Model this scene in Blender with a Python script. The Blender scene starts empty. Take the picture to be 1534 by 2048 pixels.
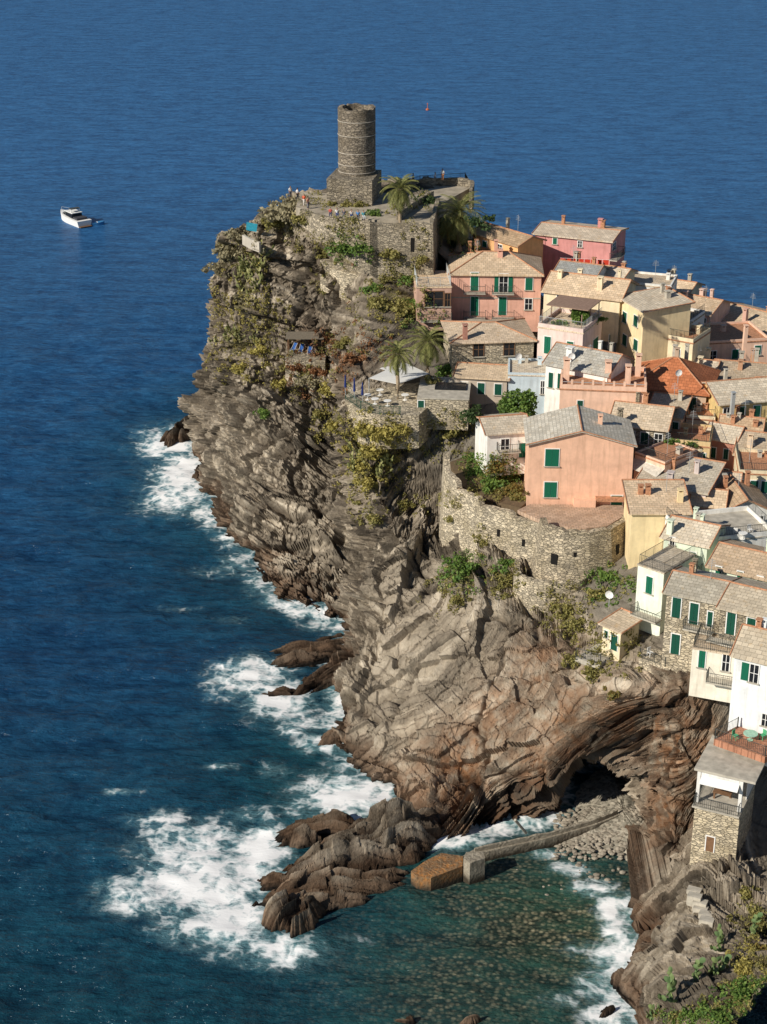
import bpy, math, random
import numpy as np
from mathutils import Vector
from mathutils.bvhtree import BVHTree
rnd=random.Random(7); rng=np.random.default_rng(7)
R=math.radians
SC=bpy.context.scene; COL=SC.collection
F=3400.;TH=R(24);H=105.
ct,st=math.cos(TH),math.sin(TH)
def ray(px,py):
    u=(px-767)/F; v=-(py-1024)/F
    return Vector((u,ct+v*st,-st+v*ct))
def P(px,py,z):
    r=ray(px,py); t=(z-H)/r.z; return Vector((r.x*t,r.y*t,z))
def PY(px,py,Y):
    r=ray(px,py); t=Y/r.y; return Vector((r.x*t,Y,H+r.z*t))
def ppm(p): return F/(p.y*ct+(H-p.z)*st)
# ---------------------------------------------------------------- noise
def hsh(a,b,c,k=0):
    n=(a*374761393+b*668265263+c*1274126177+k*97531)&0xffffffff
    n=((n^(n>>13))*1274126177)&0xffffffff
    return ((n^(n>>16))&0xffff)/65535.
def vnoise(p):
    i=np.floor(p).astype(np.int64); f=p-i; f=f*f*(3-2*f)
    x,y,z=i[:,0],i[:,1],i[:,2]; fx,fy,fz=f[:,0],f[:,1],f[:,2]
    l=lambda a,b,t:a+(b-a)*t; h=hsh
    return l(l(l(h(x,y,z),h(x+1,y,z),fx),l(h(x,y+1,z),h(x+1,y+1,z),fx),fy),
             l(l(h(x,y,z+1),h(x+1,y,z+1),fx),l(h(x,y+1,z+1),h(x+1,y+1,z+1),fx),fy),fz)
def fbm(p,o=4):
    s=0;a=.5;t=0
    for k in range(o):
        s=s+a*vnoise(p*(2**k)+k*17.3); t+=a; a*=.5
    return s/t
def n1(h,k=0):
    q=np.zeros((len(h),3)); q[:,0]=h; q[:,1]=k*7.7+.5; return vnoise(q)
def facet(p,tilt=.8):
    """angular broken blocks: one random level and one random tilt per cell; also crack closeness"""
    i=np.floor(p).astype(np.int64); n=len(p)
    d1=np.full(n,9e9); d2=np.full(n,9e9); val=np.zeros(n)
    for a in(-1,0,1):
        for b in(-1,0,1):
            for c in(-1,0,1):
                x,y,z=i[:,0]+a,i[:,1]+b,i[:,2]+c
                dx=p[:,0]-x-hsh(x,y,z,1);dy=p[:,1]-y-hsh(x,y,z,2);dz=p[:,2]-z-hsh(x,y,z,3)
                d=dx*dx+dy*dy+dz*dz; m=d<d1
                d2=np.where(m,d1,np.minimum(d2,d)); d1=np.where(m,d,d1)
                v=hsh(x,y,z,4)-.5+tilt*(dx*(hsh(x,y,z,5)-.5)+dy*(hsh(x,y,z,6)-.5)+dz*(hsh(x,y,z,7)-.5)); val=np.where(m,v,val)
    return val,np.clip((np.sqrt(d2)-np.sqrt(d1))/.18,0,1)
def plates(h,al,y,f,g,k):
    """thin beds broken into slabs: level per slab, tilt across each bed, closeness to bedding joint"""
    hh=h*f; i=np.floor(hh).astype(np.int64); fr=hh-i; o=hsh(i,i*0,i*0,k)
    j=np.floor(al*g*(.6+.8*o)+o*7).astype(np.int64); l=np.floor(y*g*1.2+o*3).astype(np.int64)
    return hsh(i,j,l,k+1)-.5+.6*(fr-.5),np.clip(np.minimum(fr,1-fr)/.14,0,1)
# ---------------------------------------------------------------- mesh helpers
class MB:
    def __init__(s): s.v=[];s.f=[]
    def box(s,x0,x1,y0,y1,z0,z1,mp=None):
        b=len(s.v)
        q=[(x0,y0,z0),(x1,y0,z0),(x1,y1,z0),(x0,y1,z0),(x0,y0,z1),(x1,y0,z1),(x1,y1,z1),(x0,y1,z1)]
        s.v+=[mp(*a) for a in q] if mp else q
        s.f+=[tuple(b+i for i in f) for f in ((3,2,1,0),(4,5,6,7),(0,1,5,4),(1,2,6,5),(2,3,7,6),(3,0,4,7))]
        return s
    def poly(s,v,f):
        b=len(s.v); s.v+=[tuple(a) for a in v]; s.f+=[tuple(b+i for i in q) for q in f]; return s
    def tube(s,pts,r,n=6):
        pts=[Vector(p) for p in pts]; rs=r if isinstance(r,(list,tuple)) else [r]*len(pts)
        b=len(s.v)
        for i,p in enumerate(pts):
            d=(pts[min(i+1,len(pts)-1)]-pts[max(i-1,0)]).normalized()
            a=d.cross(Vector((0,0,1))); a=a.normalized() if a.length>1e-3 else Vector((1,0,0)); c=d.cross(a)
            for k in range(n):
                t=2*math.pi*k/n; s.v.append(tuple(p+(a*math.cos(t)+c*math.sin(t))*rs[i]))
        for i in range(len(pts)-1):
            for k in range(n):
                k2=(k+1)%n; s.f.append((b+i*n+k,b+i*n+k2,b+i*n+n+k2,b+i*n+n+k))
        s.f.append(tuple(b+k for k in range(n))); s.f.append(tuple(b+(len(pts)-1)*n+k for k in reversed(range(n))))
        return s
    def prism(s,pts,z0,z1):
        n=len(pts); b=len(s.v)
        s.v+=[(p[0],p[1],z0) for p in pts]+[(p[0],p[1],z1) for p in pts]
        s.f.append(tuple(b+i for i in reversed(range(n)))); s.f.append(tuple(b+n+i for i in range(n)))
        for i in range(n):
            j=(i+1)%n; s.f.append((b+i,b+j,b+n+j,b+n+i))
        return s
    def solid(s,v,f,t):
        n=len(v); s2=[(a[0],a[1],a[2]-t) for a in v]
        fs=list(f)+[tuple(n+i for i in reversed(q)) for q in f]
        ed={}
        for q in f:
            for i in range(len(q)): ed[(q[i],q[(i+1)%len(q)])]=1
        for (a,b) in ed:
            if (b,a) not in ed: fs.append((b,a,a+n,b+n))
        return s.poly(list(v)+s2,fs)
    def build(s,name,mat,parent=None,loc=None,smooth=False,rz=0):
        me=bpy.data.meshes.new(name); me.from_pydata([tuple(v) for v in s.v],[],s.f); me.update()
        return obj(name,me,mat,parent,loc,smooth,rz)
def obj(name,me,mat,parent=None,loc=None,smooth=False,rz=0):
    o=bpy.data.objects.new(name,me); COL.objects.link(o)
    if mat: me.materials.append(mat)
    if parent: o.parent=parent
    if loc is not None: o.location=loc
    o.rotation_euler.z=rz
    if smooth: me.polygons.foreach_set('use_smooth',[True]*len(me.polygons))
    return o
def empty(name,loc,rz=0):
    o=bpy.data.objects.new(name,None); COL.objects.link(o); o.location=loc; o.rotation_euler.z=rz; o.empty_display_size=.3; return o
def tag(o,label=None,cat=None,group=None,kind=None):
    if label:o['label']=label
    if cat:o['category']=cat
    if group:o['group']=group
    if kind:o['kind']=kind
    return o
def npmesh(name,V,Fq,mat,smooth=True):
    me=bpy.data.meshes.new(name); nv=len(V); nf=len(Fq); k=Fq.shape[1]
    me.vertices.add(nv); me.vertices.foreach_set('co',np.ascontiguousarray(V,dtype=np.float32).ravel())
    me.loops.add(nf*k); me.loops.foreach_set('vertex_index',np.ascontiguousarray(Fq,dtype=np.int32).ravel())
    me.polygons.add(nf); me.polygons.foreach_set('loop_start',np.arange(0,nf*k,k,dtype=np.int32))
    me.update(calc_edges=True); me.validate()
    me.polygons.foreach_set('use_smooth',np.full(nf,bool(smooth)))
    if mat: me.materials.append(mat)
    return me
def attr(me,n,a):
    t=me.attributes.new(n,'FLOAT','POINT'); t.data.foreach_set('value',np.ascontiguousarray(a,dtype=np.float32))
# ---------------------------------------------------------------- materials
def mk(name,rough=.8):
    m=bpy.data.materials.new(name); m.use_nodes=True; t=m.node_tree; b=t.nodes['Principled BSDF']
    b.inputs['Roughness'].default_value=rough; b.inputs['Specular IOR Level'].default_value=.2
    return m,t,b
def nd(t,typ,ins=None,**kw):
    n=t.nodes.new('ShaderNode'+typ)
    for k,v in kw.items(): setattr(n,k,v)
    for k,v in (ins or {}).items():
        s=n.inputs[k]
        if isinstance(v,bpy.types.NodeSocket): t.links.new(v,s)
        else: s.default_value=v
    return n
def c4(c,k=1): return (min(1,c[0]*k),min(1,c[1]*k),min(1,c[2]*k),1)
def mixc(t,fac,a,b,bl='MIX'):
    return nd(t,'MixRGB',{'Fac':fac,'Color1':a if isinstance(a,bpy.types.NodeSocket) else c4(a),'Color2':b if isinstance(b,bpy.types.NodeSocket) else c4(b)},blend_type=bl).outputs[0]
def mth(t,op,a,b=0.,c=0.,cl=False):
    n=nd(t,'Math',{0:a,1:b,2:c},operation=op); n.use_clamp=cl; return n.outputs[0]
def rampf(t,fac,a,b): return nd(t,'MapRange',{0:fac,1:a,2:b,3:0.,4:1.}).outputs[0]
def ocoord(t,sc=(1,1,1),out='Object'):
    tc=nd(t,'TexCoord'); return nd(t,'Mapping',{'Vector':tc.outputs[out],'Scale':sc}).outputs[0]
def noise(t,vec,sc,det=3,rough=.55): return nd(t,'TexNoise',{'Vector':vec,'Scale':sc,'Detail':det,'Roughness':rough}).outputs[0]
def bump(t,b,h,s=.5,d=.05):
    n=nd(t,'Bump',{'Strength':s,'Distance':d,'Height':h}); t.links.new(n.outputs[0],b.inputs['Normal'])
def setc(t,b,c): t.links.new(c,b.inputs['Base Color'])
_c={}
def stucco(c):
    k=('st',c)
    if k in _c: return _c[k]
    m,t,b=mk('painted_plaster',.9)
    v=ocoord(t); n=noise(t,v,.6,4,.65); s=noise(t,ocoord(t,(2.2,2.2,.25)),1.,3)
    col=mixc(t,rampf(t,n,.3,.72),c4(c,.86),c4(c,1.18)); col=mixc(t,mth(t,'MULTIPLY',rampf(t,s,.5,.72),.45),col,c4((c[0]*.6,c[1]*.56,c[2]*.52)))
    setc(t,b,col); _c[k]=m; return m
def plain(c,rough=.6,var=.25,sc=3.,metal=0):
    k=('pl',c,rough,metal)
    if k in _c: return _c[k]
    m,t,b=mk('plain_paint',rough); n=noise(t,ocoord(t),sc,3)
    setc(t,b,mixc(t,rampf(t,n,.25,.75),c4(c,1-var),c4(c,1+var))); b.inputs['Metallic'].default_value=metal; _c[k]=m; return m
def stone(c,sc=1.,name='rubble_stone'):
    k=('sn',c,sc)
    if k in _c: return _c[k]
    m,t,b=mk(name,.95); v=ocoord(t,(1.5*sc,1.5*sc,3.2*sc)); w=noise(t,ocoord(t),1.3,2)
    vv=nd(t,'VectorMath',{0:v,1:w},operation='ADD').outputs[0]
    v1=nd(t,'TexVoronoi',{'Vector':vv,'Scale':1.3}); v2=nd(t,'TexVoronoi',{'Vector':vv,'Scale':1.3},feature='DISTANCE_TO_EDGE')
    g=nd(t,'SeparateColor',{0:v1.outputs['Color']}).outputs[0]
    col=mixc(t,g,c4(c,.6),c4((c[0]*1.35,c[1]*1.33,c[2]*1.27)))
    big=noise(t,ocoord(t),.35,4,.6); col=mixc(t,mth(t,'MULTIPLY',rampf(t,big,.42,.66),.6),col,c4((c[0]*.5,c[1]*.46,c[2]*.36)))
    e=rampf(t,v2.outputs['Distance'],.0,.09); col=mixc(t,e,c4(c,.4),col); setc(t,b,col)
    h=mth(t,'ADD',mth(t,'MULTIPLY',e,.7),mth(t,'MULTIPLY',g,.4)); bump(t,b,h,.9,.12); _c[k]=m; return m
def slate(c,rot=False,name='slate_tiles'):
    k=('sl',c,rot)
    if k in _c: return _c[k]
    m,t,b=mk(name,.8); tc=nd(t,'TexCoord').outputs['Object']
    v=nd(t,'Mapping',{'Vector':tc,'Rotation':(0,0,R(90) if rot else 0)}).outputs[0]
    br=nd(t,'TexBrick',{'Vector':v,'Color1':c4(c,.78),'Color2':c4(c,1.18),'Mortar':c4(c,.45),'Scale':1.,'Mortar Size':.03,'Mortar Smooth':.3,'Brick Width':.6,'Row Height':.42})
    n=noise(t,v,.6,4,.65); n2=noise(t,v,5,3); n3=noise(t,v,1.7,3)
    col=mixc(t,rampf(t,n,.32,.72),br.outputs[0],mixc(t,.55,br.outputs[0],c4((c[0]*.5,c[1]*.47,c[2]*.43))))
    col=mixc(t,mth(t,'MULTIPLY',rampf(t,n2,.55,.8),.5),col,c4(c,1.35)); col=mixc(t,mth(t,'MULTIPLY',rampf(t,n3,.58,.75),.5),col,c4((c[0]*.8,c[1]*.62,c[2]*.38))); setc(t,b,col)
    bump(t,b,br.outputs[1],-.7,.06); _c[k]=m; return m
def shutmat(c):
    k=('sh',c)
    if k in _c: return _c[k]
    m,t,b=mk('louvre_shutter',.55); w=nd(t,'TexWave',{'Vector':ocoord(t),'Scale':2.6,'Distortion':0.},bands_direction='Z')
    setc(t,b,mixc(t,w.outputs['Fac'],c4(c,.5),c4(c,1.2))); _c[k]=m; return m
def leaf(c,c2,name='foliage'):
    k=('lf',c,c2)
    if k in _c: return _c[k]
    m,t,b=mk(name,.6); g=nd(t,'NewGeometry').outputs['Random Per Island']
    col=mixc(t,g,c4(c),c4(c2)); setc(t,b,col)
    tr=nd(t,'BsdfTranslucent',{'Color':c4(c2,1.1)}); ms=nd(t,'MixShader',{0:.25,1:b.outputs[0],2:tr.outputs[0]})
    t.links.new(ms.outputs[0],t.nodes['Material Output'].inputs[0]); _c[k]=m; return m
WHITE=plain((.8,.79,.76),.7,.06); GREEN=shutmat((.012,.15,.085)); DGREEN=shutmat((.012,.085,.055)); IRON=plain((.06,.065,.06),.5); GLASS=plain((.018,.02,.024),.12,.3)
WOOD=plain((.2,.11,.06),.7); TERRA=plain((.46,.23,.13),.85,.4,4.); CONC=plain((.46,.42,.35),.9,.3,1.2); DARK=plain((.012,.011,.01),.9)
STONE=stone((.4,.345,.265)); STONEL=stone((.56,.485,.37)); STONED=stone((.3,.26,.205),.8)
SL=(.68,.575,.44); SLG=(.62,.535,.415); SLD=(.56,.445,.32)
STEEL=plain((.5,.52,.52),.4,.1,3.,.3)
# ---------------------------------------------------------------- terrain loft
ST=[
 [(1900,800),(1850,800,275),(1800,800,265),(1750,790,255),(1700,780,245),(1700,860,222),(1700,1000,195)],
 [(1400,680),(1380,690,295),(1370,690,280),(1350,690,268),(1330,690,255),(1300,720,240),(1260,790,221)],
 [(1100,690),(1080,660,290),(1060,620,275),(1050,590,265),(1040,575,255),(1040,590,245),(1020,640,232)],
 [(850,720),(850,560,285),(860,480,270),(870,420,263),(880,374,258),(860,390,253),(800,432,245)],
 [(560,790),(570,640,275),(580,520,268),(590,430,264),(600,384,260),(650,390,256),(720,407,249)],
 [(398,880),(390,795,261),(412,690,259.5),(426,590,258),(440,490,256),(520,432,254),(660,410,250)],
 [(425,1012),(452,880,243),(478,740,246.5),(496,600,250),(510,470,252),(560,410,251),(660,412,249)],
 [(548,1185),(566,1000,223.5),(584,830,234.5),(597,670,242.5),(625,520,245),(640,448,245.5),(700,428,246)],
 [(690,1252),(690,1080,212),(680,940,221),(690,800,229),(690,630,236),(745,535,238.5),(830,540,237)],
 [(680,1330),(740,1180,194),(740,1050,199),(700,920,203),(690,822,206),(740,745,213),(830,640,227)],
 [(690,1500),(760,1350,176),(820,1200,184),(850,1095,191),(880,1045,197),(895,880,203),(960,760,213)],
 [(770,1572),(840,1420,166),(910,1280,172),(930,1165,179),(955,1082,185.3),(1000,1050,192),(1080,870,200)],
 [(820,1660),(920,1520,158),(1000,1380,163),(1060,1235,169.5),(1085,1145,177.2),(1150,1070,184),(1250,940,195)],
 [(1000,1682),(1040,1560,153.5),(1100,1440,157),(1150,1370,159),(1170,1330,160),(1220,1180,170),(1350,1010,184)],
 [(1185,1645),(1180,1545,151.5),(1210,1450,153),(1240,1380,153),(1270,1350,154),(1330,1240,161),(1430,1090,172)],
 [(1308,1700),(1318,1600,147.5),(1330,1500,148.5),(1345,1420,148.5),(1370,1390,149),(1440,1310,153),(1520,1180,161)],
 [(1275,1840),(1325,1765,138.5),(1365,1705,141.5),(1395,1650,143.5),(1430,1575,145),(1490,1475,148),(1600,1250,155)],
 [(1225,1970),(1295,1895,128),(1350,1820,130.5),(1395,1775,132.5),(1480,1745,134.5),(1560,1690,139),(1650,1500,146)],
 [(1285,2090),(1325,2000,119),(1400,1955,119.5),(1460,1900,121.5),(1534,1850,124),(1600,1800,127),(1700,1600,140)],
 [(1250,2300),(1330,2200,107),(1400,2120,108),(1480,2050,110),(1560,1980,112),(1700,1900,116),(1800,1700,130)],
]
ctrl=[]
for s in ST:
    pts=[P(s[0][0],s[0][1],0)]+[PY(*q) for q in s[1:]]
    pts=[Vector((pts[0].x,pts[0].y,-6))]+pts; ctrl.append([tuple(p) for p in pts])
C=np.array(ctrl)
def cr(A,counts,ten=.42):
    out=[];par=[]
    n=len(A); T=np.zeros_like(A); T[1:-1]=(A[2:]-A[:-2])*ten; T[0]=(A[1]-A[0])*.8; T[-1]=(A[-1]-A[-2])*.8
    for i in range(n-1):
        k=counts[i]
        for j in range(k+(i==n-2)):
            t=j/k; t2=t*t;t3=t2*t
            out.append((2*t3-3*t2+1)*A[i]+(t3-2*t2+t)*T[i]+(-2*t3+3*t2)*A[i+1]+(t3-t2)*T[i+1]); par.append(i+t)
    return np.array(out),np.array(par)
SCN=[16,16,20,30,60,120,160,140,130,140,160,160,160,150,150,150,130,100,60]
TCN=[5,70,68,64,50,26,14]
G,sp=cr(C,SCN,.36); G2,tp=cr(np.swapaxes(G,0,1),TCN,.36); G=np.swapaxes(G2,0,1)
NS,NT=G.shape[:2]
# dark recess pushed into the cliff behind the beach and an undercut along the walkway
for (px,py,sx,sz,dp) in ((1200,1612,4.9,6.6,13.),(1090,1655,7.,3.8,4.2)):
    cav=P(px,py,1.5); w=np.exp(-(((G[:,:,0]-cav.x)/sx)**2+((G[:,:,2]-.8)/sz)**2)**1.9)*(np.abs(G[:,:,1]-cav.y)<16); G[:,:,1]+=w*dp
ds=np.gradient(G,axis=0); dt=np.gradient(G,axis=1); Nn=np.cross(ds,dt); Nn/=np.linalg.norm(Nn,axis=2,keepdims=True)+1e-9
stre=np.maximum(np.linalg.norm(ds,axis=2),np.linalg.norm(dt,axis=2)).ravel(); damp=np.clip(.5/stre,.2,1)
V=G.reshape(-1,3).copy(); NV=Nn.reshape(-1,3); S=np.repeat(sp,NT); Tt=np.tile(tp,NS)
ALF=np.array([-25.,-4.,15.,32.,45.,60.])
spur=np.clip((S-14.3)/.6,0,1)
nearf=np.clip((S-9)/1.5,0,1)
atab=np.interp(S,[0,5,6,7,8,9,10,11,12,19],[0,-4,-4,-12,-22,14,40,45,45,45])+(fbm(V*.06+50,2)-.5)*(16-12*nearf)*(1-spur)
atab=np.clip(atab,-25,60)
wp=(fbm(V*.045,2)-.5)*(6-.5*nearf)*(1-.5*spur)+(fbm(V*.25+9,2)-.5)*(1.1-.4*nearf)
big=np.zeros(len(V)); fine=np.zeros(len(V)); fc=np.zeros(len(V)); crk=np.ones(len(V)); near=np.abs(atab[:,None]-ALF[None]).argmin(1)
patchy=np.clip((fbm(V*.16+71,3)-.36)/.22,0,1); patchy=np.where(nearf>0,patchy*(1-nearf)+nearf*(.45+.55*patchy),patchy)
f4,c4_=facet(V*np.array([.26,.26,.2]),1.1); f5,c5=facet(V*.75,1.); f6,c6=facet(V*1.7+5,1.)
for k,a in enumerate(ALF):
    lo=ALF[k-1] if k else a-50; hi=ALF[k+1] if k<len(ALF)-1 else a+50
    wt=np.clip(np.where(atab<a,(atab-lo)/(a-lo),(hi-atab)/(hi-a)),0,1); m=wt>0
    r=R(a)
    if m.any():
        X0=V[m,0]+.35*V[m,1]; Z0=V[m,2]+.12*V[m,1]; h=-math.sin(r)*X0+math.cos(r)*Z0+wp[m]
        fine[m]+=wt[m]*(.34*n1(h*1.6,1)+.36*n1(h*4.,2)+.30*n1(h*8.,3))
    m2=near==k
    if m2.any():
        X0=V[m2,0]+.35*V[m2,1]; Z0=V[m2,2]+.12*V[m2,1]; h=-math.sin(r)*X0+math.cos(r)*Z0+wp[m2]; al=math.cos(r)*X0+math.sin(r)*Z0; y=V[m2,1]; q=nearf[m2]*(1-.5*spur[m2]); sp_=(1-.4*spur[m2])*(.35+.65*patchy[m2])*(.75+.3*q)
        f1,c1=facet(np.stack([al*.045,h*.2,y*.07],1),1.3); f2,c2=facet(np.stack([al*.11,h*.6,y*.2],1))
        p0,e0=plates(h,al,y,.2,.028,61); p1,e1=plates(h,al,y,.55,.04,11); p2,e2=plates(h,al,y,1.3,.07,21); p3,e3=plates(h,al,y,2.6,.13,31); p4,e4=plates(h,al,y,4.6,.24,71)
        fc[m2]=f1*(1.9-.5*q)+f2*.6+sp_*(p0*1.3*q+p1*1.5+p2*(.8+.3*q)+p3*(.42+.28*q)+p4*.34*q)+f4[m2]*(2.2-1.6*q)+f5[m2]*(.9-.72*q)+f6[m2]*(.25-.18*q); big[m2]=p1+.5
        pm=patchy[m2]; E=np.minimum(.2+.8*e1,np.minimum(.3+.7*e2,np.minimum(.4+.6*e3,.6+.4*e4))); E=1-(1-E)*(.35+.65*pm)
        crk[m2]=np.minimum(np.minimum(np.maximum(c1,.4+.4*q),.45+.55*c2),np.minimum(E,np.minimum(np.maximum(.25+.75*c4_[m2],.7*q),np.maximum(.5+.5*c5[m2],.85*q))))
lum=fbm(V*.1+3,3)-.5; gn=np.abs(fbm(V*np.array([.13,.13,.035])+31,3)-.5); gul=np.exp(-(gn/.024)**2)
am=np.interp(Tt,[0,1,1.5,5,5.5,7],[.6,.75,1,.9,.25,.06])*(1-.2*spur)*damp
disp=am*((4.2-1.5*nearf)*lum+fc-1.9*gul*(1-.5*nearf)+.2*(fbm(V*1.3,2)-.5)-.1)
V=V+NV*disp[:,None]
cav_=np.clip(1-gul*.75*(1-.4*nearf),0,1)*(.1+.9*crk)  # colour factor: painted shade of gullies and crevices, with dark bedding joints
idx=np.arange(NS*NT).reshape(NS,NT)
FQ=np.stack([idx[:-1,:-1],idx[1:,:-1],idx[1:,1:],idx[:-1,1:]],-1).reshape(-1,4)
BV=BVHTree.FromPolygons([tuple(a) for a in V],FQ.tolist())
CAM=Vector((0,0,H))
def hit(px,py):
    r=ray(px,py).normalized(); q=BV.ray_cast(CAM,r)
    return q[0] if q[0] is not None else PY(px,py,200)
def blob(lst):
    a=np.zeros(len(V))
    for (px,py,rp,k) in lst:
        c=hit(px,py); r=rp/ppm(c); d2=((V-np.array(c))**2).sum(1)/(r*r); a=np.maximum(a,k*np.exp(-d2))
    return a
# px, py, radius px, strength, colour key
VEG=[(450,500,50,.8,'s'),(480,590,54,.8,'y'),(470,680,54,.8,'y'),(520,620,36,.5,'y'),(565,425,50,.9,'s'),(640,740,60,.8,'r'),(600,770,40,.6,'o'),(700,690,45,.7,'r'),(745,880,60,1,'y'),(720,960,45,.8,'y'),(735,1020,30,.6,'o'),(930,1145,45,.9,'g'),(1010,1160,36,.9,'o'),(665,850,40,.8,'y'),(800,600,50,.8,'o'),(530,740,40,.5,'y'),(1220,1170,45,.8,'g'),(1130,1230,60,.6,'o'),(1240,1310,45,.6,'o'),(620,470,40,.5,'o'),(890,870,50,.7,'o'),(790,880,36,.6,'y'),(510,530,30,.6,'y'),(560,700,40,.5,'o'),(850,640,40,.6,'g'),(700,500,40,.8,'g'),(800,540,34,.8,'o'),(920,470,45,.8,'d'),(880,1200,40,.4,'o'),(1170,1290,40,.5,'o'),(780,950,34,.5,'y'),(830,1010,26,.4,'o'),(640,690,30,.5,'r'),(545,640,40,.4,'y'),(500,480,30,.5,'s'),(640,560,30,.4,'o'),(730,600,40,.5,'o'),(780,640,36,.6,'y'),(760,700,30,.6,'r'),(900,1010,24,.5,'o'),(960,1075,20,.5,'o'),(430,600,26,.5,'y'),(440,740,30,.4,'y'),
 (1505,1840,40,.8,'o'),(1510,1930,50,.9,'y'),(1480,2005,54,1,'g'),(1415,2035,42,1,'g'),(1530,2010,50,1,'g'),(1340,2042,28,.8,'g')]
GARD=[(960,950,34,1,'g'),(1000,945,36,1,'g'),(1025,975,28,1,'a'),(985,975,30,1,'o'),(945,930,22,.8,'g'),(630,405,20,.7,'o'),(840,402,20,.8,'d'),(785,418,18,.7,'o'),(700,424,30,.4,'o'),(690,470,40,.6,'o'),(830,470,30,.4,'o')]
REDB=[(930,1560,120,1),(1000,1420,120,.7),(1080,1330,90,.75),(1130,1450,120,.85),(1350,1480,130,1),(1330,1620,90,1),(620,700,50,.6),(690,720,50,.6),(960,1480,60,.9),(1290,1850,60,.5),(1080,1530,80,.85),(1250,1450,90,.9)]
PALE=[(830,1130,60,.9),(460,850,110,1),(680,560,50,.7),(720,560,50,.8),(560,900,90,.8),(990,1080,50,.7),(1400,1800,90,1),(1340,1860,80,.9),(900,1100,40,.6),(480,960,80,.9),(650,1050,70,.5),(450,760,70,.9),(1370,1720,50,.5),(820,1330,70,.4),(900,1380,60,.35),(1300,1920,60,.6)]
veg=blob([q[:4] for q in VEG]); red=blob(REDB); pale=blob(PALE)
mt,t,b=mk('cliff_rock',.95)
A=lambda n:nd(t,'Attribute',attribute_name=n).outputs['Fac']
pos=nd(t,'NewGeometry').outputs['Position']
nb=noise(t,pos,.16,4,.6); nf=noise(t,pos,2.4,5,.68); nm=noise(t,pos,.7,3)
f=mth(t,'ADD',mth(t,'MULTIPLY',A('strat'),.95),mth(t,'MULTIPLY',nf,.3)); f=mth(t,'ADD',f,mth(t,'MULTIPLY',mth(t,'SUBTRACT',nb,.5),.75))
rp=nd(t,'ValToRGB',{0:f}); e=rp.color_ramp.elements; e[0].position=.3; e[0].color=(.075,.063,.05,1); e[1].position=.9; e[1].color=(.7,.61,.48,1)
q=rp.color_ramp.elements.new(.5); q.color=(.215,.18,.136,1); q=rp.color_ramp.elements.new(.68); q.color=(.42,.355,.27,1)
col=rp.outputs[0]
col=mixc(t,mth(t,'MULTIPLY',A('pale'),.6),col,mixc(t,nf,(.33,.28,.215),(.72,.63,.49)))
rc=mixc(t,A('strat'),(.085,.034,.017),(.52,.27,.13)); col=mixc(t,mth(t,'MULTIPLY',A('red'),rampf(t,nm,.3,.6)),col,rc)
vc=mixc(t,nf,(.065,.07,.02),(.3,.26,.08)); vf=mth(t,'MULTIPLY',rampf(t,mth(t,'ADD',A('veg'),mth(t,'SUBTRACT',nm,.5)),.45,.75),.7); col=mixc(t,vf,col,vc)
tw=mixc(t,nm,(.2,.175,.14),(.34,.3,.24)); col=mixc(t,A('town'),col,tw)
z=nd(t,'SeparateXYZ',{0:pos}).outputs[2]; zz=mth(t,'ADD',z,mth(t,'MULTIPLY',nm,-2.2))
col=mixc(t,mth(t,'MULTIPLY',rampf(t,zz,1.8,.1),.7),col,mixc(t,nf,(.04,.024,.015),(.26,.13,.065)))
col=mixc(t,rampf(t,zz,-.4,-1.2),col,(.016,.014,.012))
col=mixc(t,1.,col,mixc(t,A('cav'),(.2,.175,.16),(1.08,1.07,1.05)),'MULTIPLY'); setc(t,b,col)  # cav multiplies painted crevice shade and dark joints into the rock colour
bump(t,b,mth(t,'ADD',nf,mth(t,'MULTIPLY',A('strat'),.5)),.9,.22)
ROCK=mt
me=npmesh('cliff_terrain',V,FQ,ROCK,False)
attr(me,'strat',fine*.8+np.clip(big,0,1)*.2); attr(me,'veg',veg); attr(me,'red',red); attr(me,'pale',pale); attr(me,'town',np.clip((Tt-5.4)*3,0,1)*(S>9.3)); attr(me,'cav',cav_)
ter=obj('terrain',me,None); tag(ter,kind='structure')
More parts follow.
